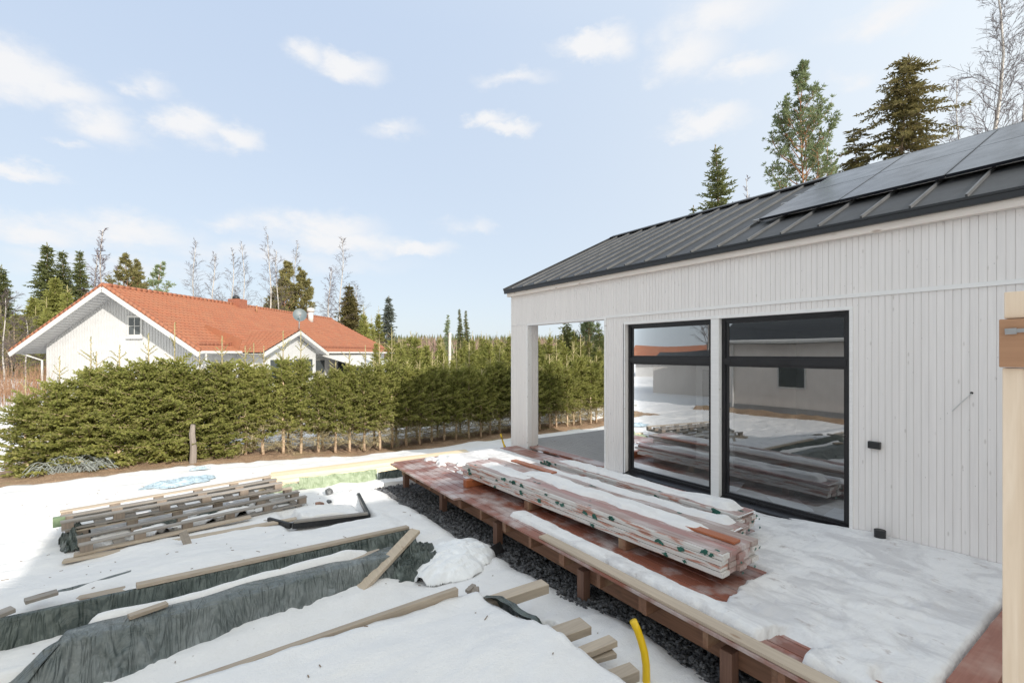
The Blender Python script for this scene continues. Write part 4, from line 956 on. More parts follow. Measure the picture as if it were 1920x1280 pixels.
# crumpled tarps at the right end of the piles
def heap(name, mat, cx, cy, rx, ry, h, seed, label, cat, rot=0, wr=.06, res=90, base=None, pw=1.3):
    S, U = np.meshgrid(np.linspace(-1, 1, res), np.linspace(-1, 1, res)); ca, sa = math.cos(rot), math.sin(rot)
    rim = 1+.22*vnoise(np.arctan2(U, S)*1.6+3, 0*S, seed)+.08*vnoise(np.arctan2(U, S)*5+3, 0*S, seed+1)
    rad = np.sqrt(S*S+U*U)/rim; keep = (rad < 1.0)[:-1, :-1]
    xx = cx+(S*rx)*ca-(U*ry)*sa; yy = cy+(S*rx)*sa+(U*ry)*ca
    w1 = 1-2*np.abs(vnoise(S*2.6+U*1.2, U*3.0-S, seed+2)); w2 = 1-2*np.abs(vnoise(S*6+U*2, U*7, seed+3)); w3 = 1-2*np.abs(vnoise(S*13, U*13+S*4, seed+5))
    zz = (base if base is not None else (T(xx, yy)+.05))+h*np.clip(1-rad, 0, 1)**(1/pw)+wr*(.5*w1+.3*w2+.14*w3)*np.clip((1.05-rad)*3, 0, 1)
    mb = MB(); mb.grid(xx, yy, zz, keep); o = mb.build(name, mat, smooth=True); m_ = o.modifiers.new('solid', 'SOLIDIFY'); m_.thickness = .005; return tag(o, label, cat)
heap('crumpled_tarp', MAT['tarp_dark'], 2.02, 5.16, .62, .33, .26, 21, 'crumpled dark green tarp bunched under the slanting plank', 'tarp', R(25), .14)
heap('white_tarp', MAT['tarp_white'], 2.60, 5.02, .62, .44, .20, 25, 'white tarp spread over a mound beside the crumpled green tarp', 'tarp', R(20), .035, pw=2.4)
# its black edge
sk = MB(); pts = [PZ(px, py, .08) for px, py in ((780, 1072), (830, 1074), (845, 1066), (880, 1052), (915, 1040), (945, 1030))]
pts = [pts[0]]+pts
for i in range(1, len(pts)-1):
    a, c_ = pts[i], pts[i+1]; sk.add([(a[0], a[1]-.02, .06), (c_[0], c_[1]-.02, .06), (c_[0]-.02, c_[1]+.06, .14+.03*(i%2)), (a[0]-.02, a[1]+.06, .12+.03*((i+1)%2))], [(0,1,2,3)])
o = sk.build('film_edge', MAT['film'], smooth=True); tag(o, 'black plastic edge along the foot of the white tarp', 'plastic sheet')
p = MB(); a = PZ(655, 1126, .10); c_ = (2.20, 5.27, .46); p.beam((a[0], a[1], .10), c_, .135, .042, (0,0,1)); tag(p.build('slanting_plank', MAT['pale_y'], None, bevel=.005), 'wide pale plank leaning from the snow onto the crumpled green tarp', 'plank')
# third pile, near the camera, under deep snow
pile3 = thing('snow_covered_pile', 'wide timber pile under deep snow in the foreground, green tarp at its right edge', 'timber pile', (1, 2.9, .05))
b = MB(); b.beam((-.9, Y3(-.9)+.03, .41), (1.95, Y3(1.95)+.0, .43), .055, .11); b.build('edge_timber', MAT['pale_x'], pile3, bevel=.006)
yy = np.linspace(1.6, 3.62, 60); tx = lambda y: 2.30-.1*np.sin(y*2.2)
top = [(float(tx(y))+.01-.05*float(ss(.0, .35, vnoise(y*1.9, 4.4, 15))), float(y), .45+.03*float(vnoise(y*3, 2.2, 5))-.14*float(ss(-.05, .35, vnoise(y*1.9, 4.4, 15)))) for y in yy]; bot = [(float(tx(y))+.10+.04*float(vnoise(y*4, 1.2, 6)), float(y), .10) for y in yy]
A = np.array(top); Bm = np.array(bot); rows = []
for k in range(-2, 9):
    t = max(0, k/8); q = A*(1-t)+Bm*t; f = vnoise(yy*7, 0*yy+t*2, 33)+.5*vnoise(yy*17, 0*yy+t*3, 34); q[:, 0] += .02*f+.02*t
    if k < 0: q[:, 0] -= .03*(-k); q[:, 2] += -.004*k-.01
    rows.append(q)
G = np.stack(rows, 0); mb = MB(); mb.grid(G[..., 0], G[..., 1], G[..., 2]); mb.build('tarp', MAT['tarp_dark'], pile3, True)
ends = [((960, 1118), (1022, 1098), .34, .13, .09), ((1040, 1192), (1098, 1172), .33, .16, .07), ((1100, 1220), (1150, 1200), .30, .10, .05), ((1098, 1236), (1150, 1222), .24, .10, .04), ((1146, 1274), (1190, 1258), .28, .11, .08)]
for (a, c_, z, w_, h_) in ends:
    p0 = PZ(a[0], a[1], z); p1 = PZ(c_[0], c_[1], z); d = Vector((p1[0]-p0[0], p1[1]-p0[1], 0)).normalized()
    st_ = Vector((p1[0], p1[1], 0))-d*.8; b = MB(); b.beam((st_.x, st_.y, z-.005), (p1[0], p1[1], z), w_, h_-.004); b.build('board_end', MAT['pale_x'], pile3, bevel=.004)
for (px, py, lb) in ((785, 1150, 'small grey block in the snow behind the foreground pile, leftmost of three'), (838, 1128, 'small grey block in the snow behind the foreground pile, middle of three'), (886, 1110, 'small grey block in the snow behind the foreground pile, nearest the deck')):
    q = PZ(px, py, .20); b = MB(); b.beam((q[0]-.05, q[1]-.06, .12), (q[0]+.05, q[1]+.06, .20), .11, .08, (0,0,1)); b.beam((q[0]-.05, q[1]+.02, .215), (q[0]+.06, q[1]+.075, .225), .05, .03); tag(b.build('wood_block', MAT['grey_y'], None, bevel=.005), lb, 'wood block', 'grey blocks behind the foreground pile')
# tarp scrap on the pile's snow
q = PZ(1030, 1212, .42); S, U = np.meshgrid(np.linspace(0, 1, 16), np.linspace(0, 1, 10)); b = MB(); b.grid(q[0]-.16+.26*S, q[1]-.06+.12*U*(1-.5*S), .41+.012*vnoise(S*4, U*4, 9)); tag(b.build('tarp_corner', MAT['tarp_dark'], smooth=True), 'small corner of green tarp poking through the snow on the foreground pile', 'tarp')
# yellow pipe
pts = []
ypx = [(1187, 1163, 0, 3.62), (1195, 1180, 0, 3.615), (1202, 1200, 0, 3.61), (1208, 1222, 0, 3.60), (1211.5, 1246, 0, 3.59), (1212, 1272, 0, 3.58), (1209, 1300, 0, 3.57), (1203, 1330, 0, 3.56), (1196, 1360, 0, 3.55)]
for (px, py, z, dep) in ypx: q = PD(px, py, dep); pts.append(q)
m = MB(); m.tube(pts, .029, 16); tag(m.build('yellow_pipe', MAT['yellow'], smooth=True), 'thick curved yellow pipe standing out of the snow in the foreground', 'pipe')
a = PZ(947, 838, -.0); m = MB(); b0 = Vector((a[0], a[1], -.1)); m.tube([b0+Vector(p) for p in ((0,0,0), (-.06,.0,.25), (-.10,.02,.38), (-.05,.02,.22), (.05,-.02,.02))], .022, 8); m.tube([b0+Vector(p) for p in ((-.10,.02,.38), (-.13,.02,.47))], .022, 8); tag(m.build('yellow_hose', MAT['yellow'], smooth=True), 'small looped yellow hose beside the porch column', 'hose')

# snow lodged in the pallets
# ---------------------------------------------------------------- pallets (upside down, long)
def pallet(name, label, p0, ang, L, W, z, tilt, seed, green=False):
    rn = random.Random(seed); root = thing(name, label, 'pallet', (p0[0], p0[1], z), 'long weathered pallets'); ca, sa = math.cos(ang), math.sin(ang)
    def P(u, v, h): return (p0[0]+u*ca-v*sa, p0[1]+u*sa+v*ca, z+h+v*tilt)
    nb_ = 6
    for k in range(9):           # deck slats on the underside
        u = .08+(L-.2)*k/8; b = MB(); b.beam(P(u, .0, .012), P(u+rn.uniform(-.02,.02), W, .012), rn.choice((.09,.12,.14)), .02); b.build('slat', MAT['grey_y'], root, bevel=.002)
    for v in (.045, W/2, W-.045):
        b = MB(); b.beam(P(0, v, .034), P(L, v, .034), .095, .02); b.build('stringer_board', MAT['grey_x'], root, bevel=.002)
        for k in range(nb_):
            u = .06+(L-.12)*k/(nb_-1); b = MB(); b.beam(P(u-.06, v, .085), P(u+.06, v, .085), .09, .078); bo = b.build('block', MAT['block'], root, bevel=.003)
        b = MB(); b.beam(P(-.01, v, .136), P(L+.01, v, .136), .095, .02); b.build('rail', MAT['pale_x'] if v > W*.7 else MAT['grey_x'], root, bevel=.002)
    if green:
        b = MB(); b.beam(P(-.08, .30, .085), P(.04, .30, .085), .10, .12); o = b.build('block', plain('green_painted_block', (.20,.27,.16), .8, 0, .35, 9), root, bevel=.003); o['label'] = 'end block with green paint'
    return root
p0 = PZ(150, 1042, .10); p1 = PZ(575, 945, .10); an = math.atan2(p1[1]-p0[1], p1[0]-p0[0]); Lp = math.dist(p0, p1)
pallet('long_pallet', 'lower long pallet of the pair lying upside down in the snow', (p0[0], p0[1]), an, Lp, .70, .085, .03, 1)
q0 = PZ(196, 990, .22); pallet('long_pallet', 'upper long pallet lying askew on the lower one, green paint on its left corner', (q0[0]-.42, q0[1]-.02), an-.03, Lp*.985, .66, .245, .0, 2, True)
for (a, c_, z, lb) in (((118, 1052), (560, 975), .08, 'long thin brown board under the pallets, its end out on the snow at left'), ((138, 1040), (470, 972), .115, 'brown board under the lower pallet, second from the snow')):
    u0, u1 = PZ(*a, z), PZ(*c_, z); b = MB(); b.beam((u0[0], u0[1], z), (u1[0], u1[1], z+.03), .10, .03); tag(b.build('loose_board', MAT['pale_x'], None, bevel=.003), lb, 'board')
a = PZ(348, 1016, .15); b = MB(); b.beam((a[0]+.03, a[1]-.03, .10), (a[0]-.03, a[1]+.07, .27), .09, .02, (0,-1,.6)); tag(b.build('short_board', MAT['grey_y'], None, bevel=.002), 'short grey slat leaning against the front of the lower pallet', 'board')
heap('grey_sheet', MAT['tarp_dark'], PZ(138, 1010, .15)[0]+.0, PZ(138, 1010, .15)[1]+.1, .16, .34, .22, 61, 'crumpled dark sheet sticking out at the left end of the pallets', 'tarp', R(10), .12, 50)
heap('dark_sheet', MAT['tarp_dark'], .2, 8.5, 1.35, .34, .10, 63, 'dark tarp lying under the pallets', 'tarp', an, .05, 80)
# low black tray with snow, broken bricks and stones
tr_ = thing('black_tray', 'low black-edged tray heaped with snow between the pallets and the deck', 'tray', (2.0, 7.6, .05)); b = MB()
c1, c2, c3, c4 = PZ(548, 985, .10), PZ(692, 968, .10), PZ(672, 928, .10), PZ(600, 925, .10)
b.beam((c1[0], c1[1], .10), (c2[0], c2[1], .10), .05, .09); b.beam((c2[0], c2[1], .10), (c3[0], c3[1], .10), .05, .09); b.beam((c1[0]-.02, c1[1], .10), (c1[0]-.25, c1[1]+.45, .10), .05, .08); b.build('rim', MAT['film'], tr_, bevel=.01)
b = MB(); b.beam((c1[0]+.02, c1[1]-.005, .155), (c2[0]-.02, c2[1]-.005, .155), .075, .03); b.build('rim_board', MAT['grey_x'], tr_, bevel=.004)
S, U = np.meshgrid(np.linspace(0, 1, 50), np.linspace(0, 1, 40)); ax_ = c1[0]+.05; bx_ = c2[0]-.04
Xs = ax_+(bx_-ax_)*S; Ys = c1[1]+.01+(c2[1]-c1[1])*S+.62*U; ed = ss(0, .10, S)*ss(1, .9, S)*ss(0, .10, U)*ss(1, .8, U)
b = MB(); b.grid(Xs, Ys, .05+ed*(.13+.03*fbm(Xs*3, Ys*4, 5, 4))); tag(b.build('snow_heap', MAT['snow'], smooth=True), 'snow heaped on the low black tray', 'snow', None, 'stuff')
rn = random.Random(5)
for (px, py, r_, mt, nm, lb) in ((617, 916, .07, 'rock', 'stone', 'dark grey stone in the snow beyond the tray, beside the green plastic'), (617, 942, .045, 'rock', 'stone', 'small dark stone on the snow heap of the tray'), (598, 947, .075, 'brick', 'brick_piece', 'reddish broken brick on the snow heap of the tray')):
    q = PZ(px, py, .17); b = MB(); rock(b, q[0], q[1], .19 if py > 930 else .12, r_, rn, .9); rock(b, q[0]+r_*.7, q[1]+.02, .17 if py > 930 else .11, r_*.6, rn, .9); o = b.build(nm, MAT[mt]); sb = o.modifiers.new('b', 'BEVEL'); sb.width = .004; tag(o, lb, 'stone' if mt == 'rock' else 'brick')
db = MB(); rn = random.Random(91)
for i in range(230):
    x, y = rn.uniform(-4, 3.0), rn.uniform(2.0, 11.5)
    if x > edge_x(y)-.1: continue
    z = float(T(x, y)+snow_h(x, y))+.003; a = rn.uniform(0, 6.28); l = rn.choice((.012, .02, .03, .06))
    db.beam((x, y, z), (x+l*math.cos(a), y+l*math.sin(a), z+.002), .006, .004)
tag(db.build('debris', MAT['bark']), 'tiny bits of bark and wood scattered over the snow', 'debris', None, 'stuff')
S, U = np.meshgrid(np.linspace(0, 1, 120), np.linspace(0, 1, 40)); ca_, sa_ = math.cos(an), math.sin(an)
uu_ = .12+(Lp-.3)*S; vv_ = .08+.52*U; n_ = fbm(uu_*2.4, vv_*4, 55, 4)
b = MB(); b.grid(p0[0]+uu_*ca_-vv_*sa_, p0[1]+uu_*sa_+vv_*ca_, .085+.02*vv_+ss(-.1, .5, n_)*(.10+.02*n_)-.05*(1-ss(-.1, .2, n_))); tag(b.build('snow_in_pallet', MAT['snow'], smooth=True), 'old snow lodged between the slats of the lower long pallet', 'snow', None, 'stuff')
# pale fresh timber packs, far side
tp = thing('timber_pack', 'long pack of fresh pale timber in the sun beyond the deck, the longer one', 'timber', (3, 9.8, 0))
def pack(root, a, c_, z0, rows, w_, lay, nw, mt, jitter=.04):
    rn = random.Random(int(a[0]*100)); a = Vector((a[0], a[1], 0)); c_ = Vector((c_[0], c_[1], 0)); d = (c_-a).normalized(); t = Vector((-d.y, d.x, 0)); L = (c_-a).length; s_ = -(z0)*0
    for l in range(rows):
        for k in range(nw):
            j = rn.uniform(-jitter, jitter); st_ = a+d*j+t*(w_*(k+.5)); e_ = a+d*(L+j*.5)+t*(w_*(k+.5)); b = MB(); b.beam((st_.x, st_.y, z0+lay*(l+.5)), (e_.x, e_.y, z0+lay*(l+.5)), w_-.004, lay-.004); b.build('board', mt, root, bevel=.002)
a = PZ(508, 912, .06); c_ = PZ(884, 862, .06)
pack(tp, a, c_, .02, 3, .13, .075, 3, MAT['new_x'])
tp2 = thing('timber_pack', 'short pack of fresh pale timber ending beside the pallets, the lower one', 'timber', (1.2, 9.6, 0))
a2 = PZ(488, 922, .06); c2_ = PZ(640, 905, .06); pack(tp2, a2, c2_, .02, 2, .12, .07, 1, MAT['new_x'])
S, U = np.meshgrid(np.linspace(0, 1, 90), np.linspace(0, 1, 14)); a = PZ(560, 912, .1); c_ = PZ(706, 895, .1); xx = a[0]+(c_[0]-a[0])*S; yy = a[1]+(c_[1]-a[1])*S-.03-.05*U
b = MB(); b.grid(xx, yy+.02*fbm(S*14, U*3, 7, 3), .27*(1-U)+.0+.015*fbm(S*9, U*2, 8, 3)); tag(b.build('green_wrap', MAT['tarp_palegreen'], smooth=True), 'pale green plastic hanging on the front of the timber packs', 'plastic sheet')
a = PZ(706, 897, .1); c_ = PZ(752, 890, .1); b = MB(); xx = a[0]+(c_[0]-a[0])*S; yy = a[1]+(c_[1]-a[1])*S-.06-.05*U; b.grid(xx, yy+.02*fbm(S*6, U*3, 17, 3), .24*(1-U)); tag(b.build('dark_wrap', MAT['tarp_dark'], smooth=True), 'dark wrap at the deck end of the timber packs', 'plastic sheet')
q = PZ(545, 912, .1); heap('green_plastic', MAT['tarp_palegreen'], q[0], q[1]-.05, .42, .16, .10, 71, 'pale green plastic crumpled in front of the short timber pack', 'plastic sheet', R(8), .06, 60)
q = PZ(335, 908, .05); heap('blue_plastic', MAT['tarp_blue'], q[0], q[1], .62, .34, .05, 73, 'pale blue plastic sheet frozen into the sunlit snow', 'plastic sheet', R(15), .045, 80, base=.085, pw=2.2)
q = PZ(375, 884, .0); heap('blue_plastic', MAT['tarp_blue'], q[0], q[1], .22, .10, .04, 74, 'small piece of pale blue plastic in the snow, farther back', 'plastic sheet', R(0), .03, 40, base=.06)
# old fence post
q = PZ(361, 866, -.05); fp = MB(); fp.tube([(q[0], q[1], -.3), (q[0]+.02, q[1], .3), (q[0]-.01, q[1], .62), (q[0]+.01, q[1], .86)], [.085, .07, .065, .05], 9)
tag(fp.build('fence_post', MAT['old']), 'old weathered grey post standing in front of the spruce hedge', 'post')
# heap of wire and dry stems
wr = MB(); rn = random.Random(8); q = PZ(135, 882, .0)
for i in range(90):
    a = rn.uniform(-.75, .75); pts = []; h = rn.uniform(.15, .42); w_ = rn.uniform(.2, .6); b_ = rn.uniform(-.18, .22); ph = rn.uniform(-.3, .3)
    for k in range(9): t = k/8; pts.append((q[0]+a*.8+(t-.5)*w_, q[1]+b_+ph*t*.5, -.02+h*math.sin(math.pi*t)*(1-.5*abs(a))))
    wr.tube(pts, .0065, 4, cap=False)
tag(wr.build('wire_heap', plain('grey_blue_wire', (.30,.33,.32), .6, .1, .4, 12)), 'tangled heap of grey-blue netting and wire at the foot of the hedge', 'netting')
# ================================================================ VEGETATION
def Tz(x, y): return float(T(x, y))
class TB(MB):
    def twig(s, p, d, L, w, up, rnd):       # a needled shoot: two crossed slim rhombs
        r = d.cross(up)
        if r.length < 1e-4: r = d.cross(Vector((1,0,0)))
        r.normalize(); u = r.cross(d); n = len(s.v); m = p+d*(L*.45); e = p+d*L
        a = rnd.uniform(0, math.pi); q = (r*math.cos(a)+u*math.sin(a))*w*.5; q2 = (r*-math.sin(a)+u*math.cos(a))*w*.5
        s.v.extend([tuple(p), tuple(m+q), tuple(e), tuple(m-q), tuple(m+q2), tuple(m-q2)])
        s.f.extend([(n, n+1, n+2, n+3), (n, n+4, n+2, n+5)]); s.m.extend([s.cur]*2)
def conifer(h, r, seed, clear=.1, whorl=.22, nbr=6, tw=.15, tww=.035, up0=.35, droop=.25, shape=.8, leader=.0, gap=.0, trunk=.05, dead=0.0, tip_gap=0.0, twd=1.0, ragged=.15, lean=0, vert=.0):
    """returns (foliage mesh builder, wood mesh builder), base at the origin"""
    rn = random.Random(seed); fo = TB(); wd = MB()
    k = 9; ax = [Vector((lean*(i/k)**2+.012*h*math.sin(i*.9+seed)*(.3 if i else 0), .008*h*math.cos(i*1.1+seed)*(1 if i else 0), h*i/k)) for i in range(k+1)]
    wd.tube(ax, [trunk*(1-i/(k+.6))+.004 for i in range(k+1)], 7)
    def axis(z):
        t = min(max(z/h, 0), .9999)*k; i = int(t); return ax[i].lerp(ax[i+1], t-i)
    z = clear*h; Z = Vector((0,0,1))
    while z < h*.985:
        t = (z-clear*h)/(h*(1-clear)); n = nbr if t < .85 else max(3, nbr-2)
        rad = r*((1-t)**shape)+.03*r
        if t < .12: rad *= .75+2*t
        base = axis(z); a0 = rn.uniform(0, 6.28)
        for j in range(n):
            if rn.random() < gap: continue
            a = a0+6.283*j/n+rn.uniform(-.3, .3); L = rad*rn.uniform(1-ragged*2, 1+ragged); el = up0*(.3+t)+rn.uniform(-.12, .12)-droop*.3*(1-t)
            d = Vector((math.cos(a)*math.cos(el), math.sin(a)*math.cos(el), math.sin(el)))
            bz = base+Z*rn.uniform(-whorl*.4, whorl*.4); nseg = max(3, int(L/(tw*.36*twd))); pts = [bz]; dd = d.copy(); step = L/nseg
            for q in range(nseg):
                dd = (dd+Z*(-droop*step/L*(1.4 if q < nseg*.6 else -1.0))+Vector((rn.uniform(-.05, .05), rn.uniform(-.05, .05), 0))).normalized(); pts.append(pts[-1]+dd*step)
            if L > .25: wd.tube([pts[0], pts[len(pts)//2], pts[-1]], [max(.004, L*.012), max(.003, L*.008), .002], 3, cap=False)
            side = dd.cross(Z); side = side.normalized() if side.length > 1e-3 else Vector((1,0,0)); q0 = int(nseg*(.25 if L > .6*r and t < .6 else .08))
            for q in range(q0, nseg+1):
                p = pts[q]; f = q/nseg; sl = tw*(1.25-f*.75)*rn.uniform(.7, 1.25)*(1 if L > tw*1.5 else .7)
                fw = (pts[min(q+1, nseg)]-pts[max(q-1, 0)]).normalized()
                for sg in (1, -1):
                    if rn.random() < tip_gap: continue
                    v = (fw*rn.uniform(.45, .9)+side*sg*rn.uniform(.6, 1.0)+Z*rn.uniform(-.25-.5*vert, .2+.75*vert)).normalized(); fo.twig(p, v, sl*1.35, tww, Z, rn)
                    if sl > tw*.7:
                        for g in (.35, .65):
                            v2 = (v+fw*rn.uniform(.3, .8)*(1 if rn.random() < .6 else -.8)+Z*rn.uniform(-.4-.5*vert, .2+.7*vert)).normalized(); fo.twig(p+v*sl*1.3*g, v2, sl*.6, tww*.85, Z, rn)
                if rn.random() < .5: fo.twig(p, (fw+Z*rn.uniform(.1, .7)).normalized(), sl*.8, tww, Z, rn)
                elif droop > .3 and rn.random() < .8: fo.twig(p, (Z*-1+fw*.4).normalized(), sl*1.0, tww, side, rn)
            fo.twig(pts[-1], dd, tw*.9, tww, Z, rn)
        z += whorl*rn.uniform(.8, 1.2)*(1-.35*t)
    top = axis(h)
    for q in range(5): fo.twig(axis(h*(.93+.014*q)), Z+Vector((rn.uniform(-.3, .3), rn.uniform(-.3, .3), 0)), tw*.9, tww, Vector((1,0,0)), rn)
    if leader:
        ld = TB(); 
        wd.cur = 1 if dead or vert else 0; wd.tube([top-Z*.25, top+Z*leader], [.017, .008], 5); 
        for q in range(int(leader/.025)):
            v = Vector((rn.uniform(-1, 1), rn.uniform(-1, 1), 1.3)).normalized(); fo.twig(top+Z*(q*.025), v, .05, .018, Z, rn)
        for q in range(9):
            a = rn.uniform(0, 6.28); v = Vector((math.cos(a)*.8, math.sin(a)*.8, .75)).normalized(); ln = rn.uniform(.15, .36); tb = top+Z*(leader*.45*(q//5)-.1*(q%2)); wd.tube([tb, tb+v*ln], [.009, .005], 4, cap=False)
            for g in range(9): fo.twig(tb+v*ln*g/9, (v+Vector((rn.uniform(-.6, .6), rn.uniform(-.6, .6), rn.uniform(-.6, .6)))).normalized(), .055, .018, Z, rn)
        wd.cur = 0
    if dead:
        z = .22*h*clear*3
        for i in range(int(dead)):
            zz = rn.uniform(.18*clear*h+.12, clear*h+.35); a = rn.uniform(0, 6.28); L = r*rn.uniform(.4, .95); b = axis(zz); d = Vector((math.cos(a), math.sin(a), rn.uniform(-.3, .15))).normalized()
            e = b+d*L+Z*-.06; wd.cur = 1; wd.tube([b, b+d*L*.5, e], [.006, .005, .002], 3, cap=False)
            for g in range(7):
                p = b+d*L*rn.uniform(.25, 1); v = (d*.6+Vector((rn.uniform(-1, 1), rn.uniform(-1, 1), rn.uniform(-.5, .3)))).normalized(); n = len(wd.v); q_ = v.cross(Z).normalized()*.009; e = p+v*L*.28
                wd.v.extend([tuple(p-q_), tuple(p+q_), tuple(e)]); wd.f.append((n, n+1, n+2)); wd.m.append(1)
            wd.cur = 0
    return fo, wd
def tree(name, label, cat, fo, wd, fm, wm, loc, rz=0, sc=1.0, group=None):
    root = thing(name, label, cat, (0,0,0), group)
    wd.build('trunk', wm, root, True); fo.build('crown', fm, root)
    root.location = loc; root.rotation_euler = (0, 0, rz); root.scale = (sc,)*3 if not hasattr(sc, '__len__') else sc
    return root
HID = (0, 0, -50)
# --- the young spruces of the hedge: six shapes, copied along the row
rn = random.Random(42)
protos = []
for i in range(6):
    fo, wd = conifer(2.3+.12*(i%3), .70, 100+i, clear=.27, whorl=.12, nbr=6, tw=.12, tww=.034, up0=.6, droop=.06, shape=.42, leader=.25+.13*i, trunk=.042, dead=90, ragged=.3, tip_gap=.06, vert=1.0)
    protos.append((fo, wd))
low = []
for i in range(3):
    fo, wd = conifer(2.3+.1*i, 1.0, 140+i, clear=.03, whorl=.12, nbr=7, tw=.13, tww=.036, up0=.5, droop=.08, shape=.40, leader=.6+.2*i, trunk=.05, ragged=.32, tip_gap=.05, vert=1.0)
    low.append((fo, wd))
hl = 'young green spruce in the clipped row of the hedge, its lower trunk bare'
hl2 = 'bushy young spruce at the left end of the hedge, green down to the ground'
first = {}
def place(key, fo, wd, label, loc, rz, sc, group, name='young_spruce', fm=None, wm=None, cat='tree'):
    if key in first: return clone(first[key], loc, rz, sc, label, group)
    t = tree(name, label, cat, fo, wd, fm or MAT['spruce_young'], wm or [MAT['bark_hedge'], MAT['spruce_dead']], loc, rz, sc, group); first[key] = t; return t
x = -2.95; i = 0
while x < 15.5:
    y = 14.45+.045*x+rn.uniform(-.10, .10); z = Tz(x, y)-.03
    if x < 1.0:
        k = i % 3; s = rn.uniform(.92, 1.04)*(.86 if x < -2 else 1)*(1.06 if x > -1.5 else .95); place(('l', k), *low[k], hl2, (x, y, z), rn.uniform(0, 6.28), (s, s, s*.98), 'bushy spruces at the left end of the hedge')
        x += .52
    else:
        k = i % 6; s = rn.uniform(.90, 1.06); hz = 1.02+.05*min(1, max(0, (x-1)/5)); place(('h', k), *protos[k], hl, (x, y, z), rn.uniform(0, 6.28), (s, s, s*hz), 'young spruces of the hedge row')
        x += rn.uniform(.42, .52)
    i += 1
# a second, thinner line just behind, closing the gaps at leaf height
x = -1.9
while x < 15.5:
    y = 15.25+.045*x+rn.uniform(-.15, .15); z = Tz(x, y)-.05; k = rn.randrange(6); s = rn.uniform(.86, .98)
    place(('h', k), *protos[k], 'young spruce in the second line of the hedge, behind the front row', (x, y, z), rn.uniform(0, 6.28), (s, s, s*.98), 'young spruces behind the hedge row'); x += rn.uniform(.75, 1.0)
# --- plantation of young spruces farther back
mp_ = []
for i in range(4):
    fo, wd = conifer(4.2+.3*i, 1.15, 200+i, clear=.06, whorl=.26, nbr=6, tw=.24, tww=.06, up0=.5, droop=.10, shape=.75, leader=.5+.3*(i%2), trunk=.06, ragged=.3, vert=.6); mp_.append((fo, wd))
cnt = 0
def hidden_by_house(x, y): return (6 < x < 13.2 and y < 9.3)
for yy_, dens in ((19.5, .95), (22, 1.1), (25, 1.25), (29, 1.5), (34, 1.8), (40, 2.2)):
    a0 = bear(752 if yy_ < 38 else 700); a1 = bear(1150); xx = yy_*math.tan(a0)*1.0
    while xx < yy_*math.tan(a1)+1:
        y = yy_+rn.uniform(-1, 1); x = xx+rn.uniform(-.3, .3); k = rn.randrange(4); s = rn.uniform(.76, .92)*(.86 if yy_ < 22 else .92 if yy_ < 30 else .98)
        place(('m', k), *mp_[k], 'mid-height young spruce in the dense plantation beyond the hedge', (x, y, Tz(x, y)-.15), rn.uniform(0, 6.28), s, 'young spruces of the plantation behind the hedge', wm=[MAT['bark'], MAT['spruce_dead']])
        xx += dens; cnt += 1
# --- big trees
def at(px, dep): 
    q = PD(px, HY, dep); return (q[0], q[1], -.7)
def hgt(py, dep): return CH+(HY-py)/F*dep+.7
def spr(px, py, dep, r, seed, label, fm='spruce', name='spruce', wh=None, up=.2, dr=.35, shp=.8, nbr=6, gap=.05, clear=.08, tw=None, **kw):
    h = hgt(py, dep); wh = wh or max(.28, h/34); tw = tw or max(.2, r*.17)
    kw.setdefault('ragged', .26); kw.setdefault('vert', .7); fo, wd = conifer(h, r, seed, clear=clear, whorl=wh, nbr=nbr, tw=tw, tww=tw*.26, up0=up, droop=dr, shape=shp, gap=gap, trunk=.016*h, **kw)
    t = tree(name, label, 'tree', fo, wd, MAT[fm], MAT['bark'], at(px, dep)); return t
spr(88, 456, 62, 3.2, 1, 'tall dark spruce at the left, the highest of the left-hand group')
spr(118, 470, 64, 2.8, 2, 'tall dark spruce just right of the highest one at the left')
spr(150, 470, 66, 2.6, 3, 'narrow dark spruce between the tall pair and the bare birches at the left')
spr(104, 520, 48, 2.6, 4, 'lighter green spruce standing in front of the tall dark pair at the left', 'spruce_young')
spr(62, 560, 50, 2.4, 5, 'short green spruce left of the lighter green one', 'spruce_young')
spr(2, 498, 60, 2.8, 6, 'dark spruce cut by the left edge of the picture')
spr(30, 590, 52, 2.6, 26, 'low green spruce near the left edge, behind the bare shrubs', 'spruce_young')
spr(728, 555, 75, 2.3, 7, 'blue-grey spruce standing alone against the sky to the right of the tiled house', 'spruce_blue', shp=.7, gap=.18)
spr(655, 533, 72, 3.4, 8, 'brown-green spruce behind the far end of the tiled roof', 'spruce_cone')
spr(862, 578, 68, 1.1, 9, 'narrow dark spruce, left one of the pair on the skyline by the white column', shp=.9)
spr(874, 582, 68, 1.1, 10, 'narrow dark spruce, right one of the pair on the skyline by the white column', shp=.9)
spr(840, 590, 66, 1.3, 11, 'thin pale green tree left of the skyline spruce pair', 'pine', gap=.3)
spr(1064, 592, 34, 1.5, 12, 'dark spruce seen through the porch opening, taller than the plantation', dr=.3)
spr(1123, 620, 30, 1.2, 13, 'dark spruce at the right side of the porch opening')
spr(1342, 270, 27, 3.6, 14, 'green spruce with a pointed top just above the dark metal roof', 'spruce', shp=1.0, up=.35, gap=.08, tw=.24, nbr=8, dr=.15)
spr(1298, 385, 30, 1.0, 24, 'small spruce top peeping over the ridge left of the pointed spruce', 'spruce')
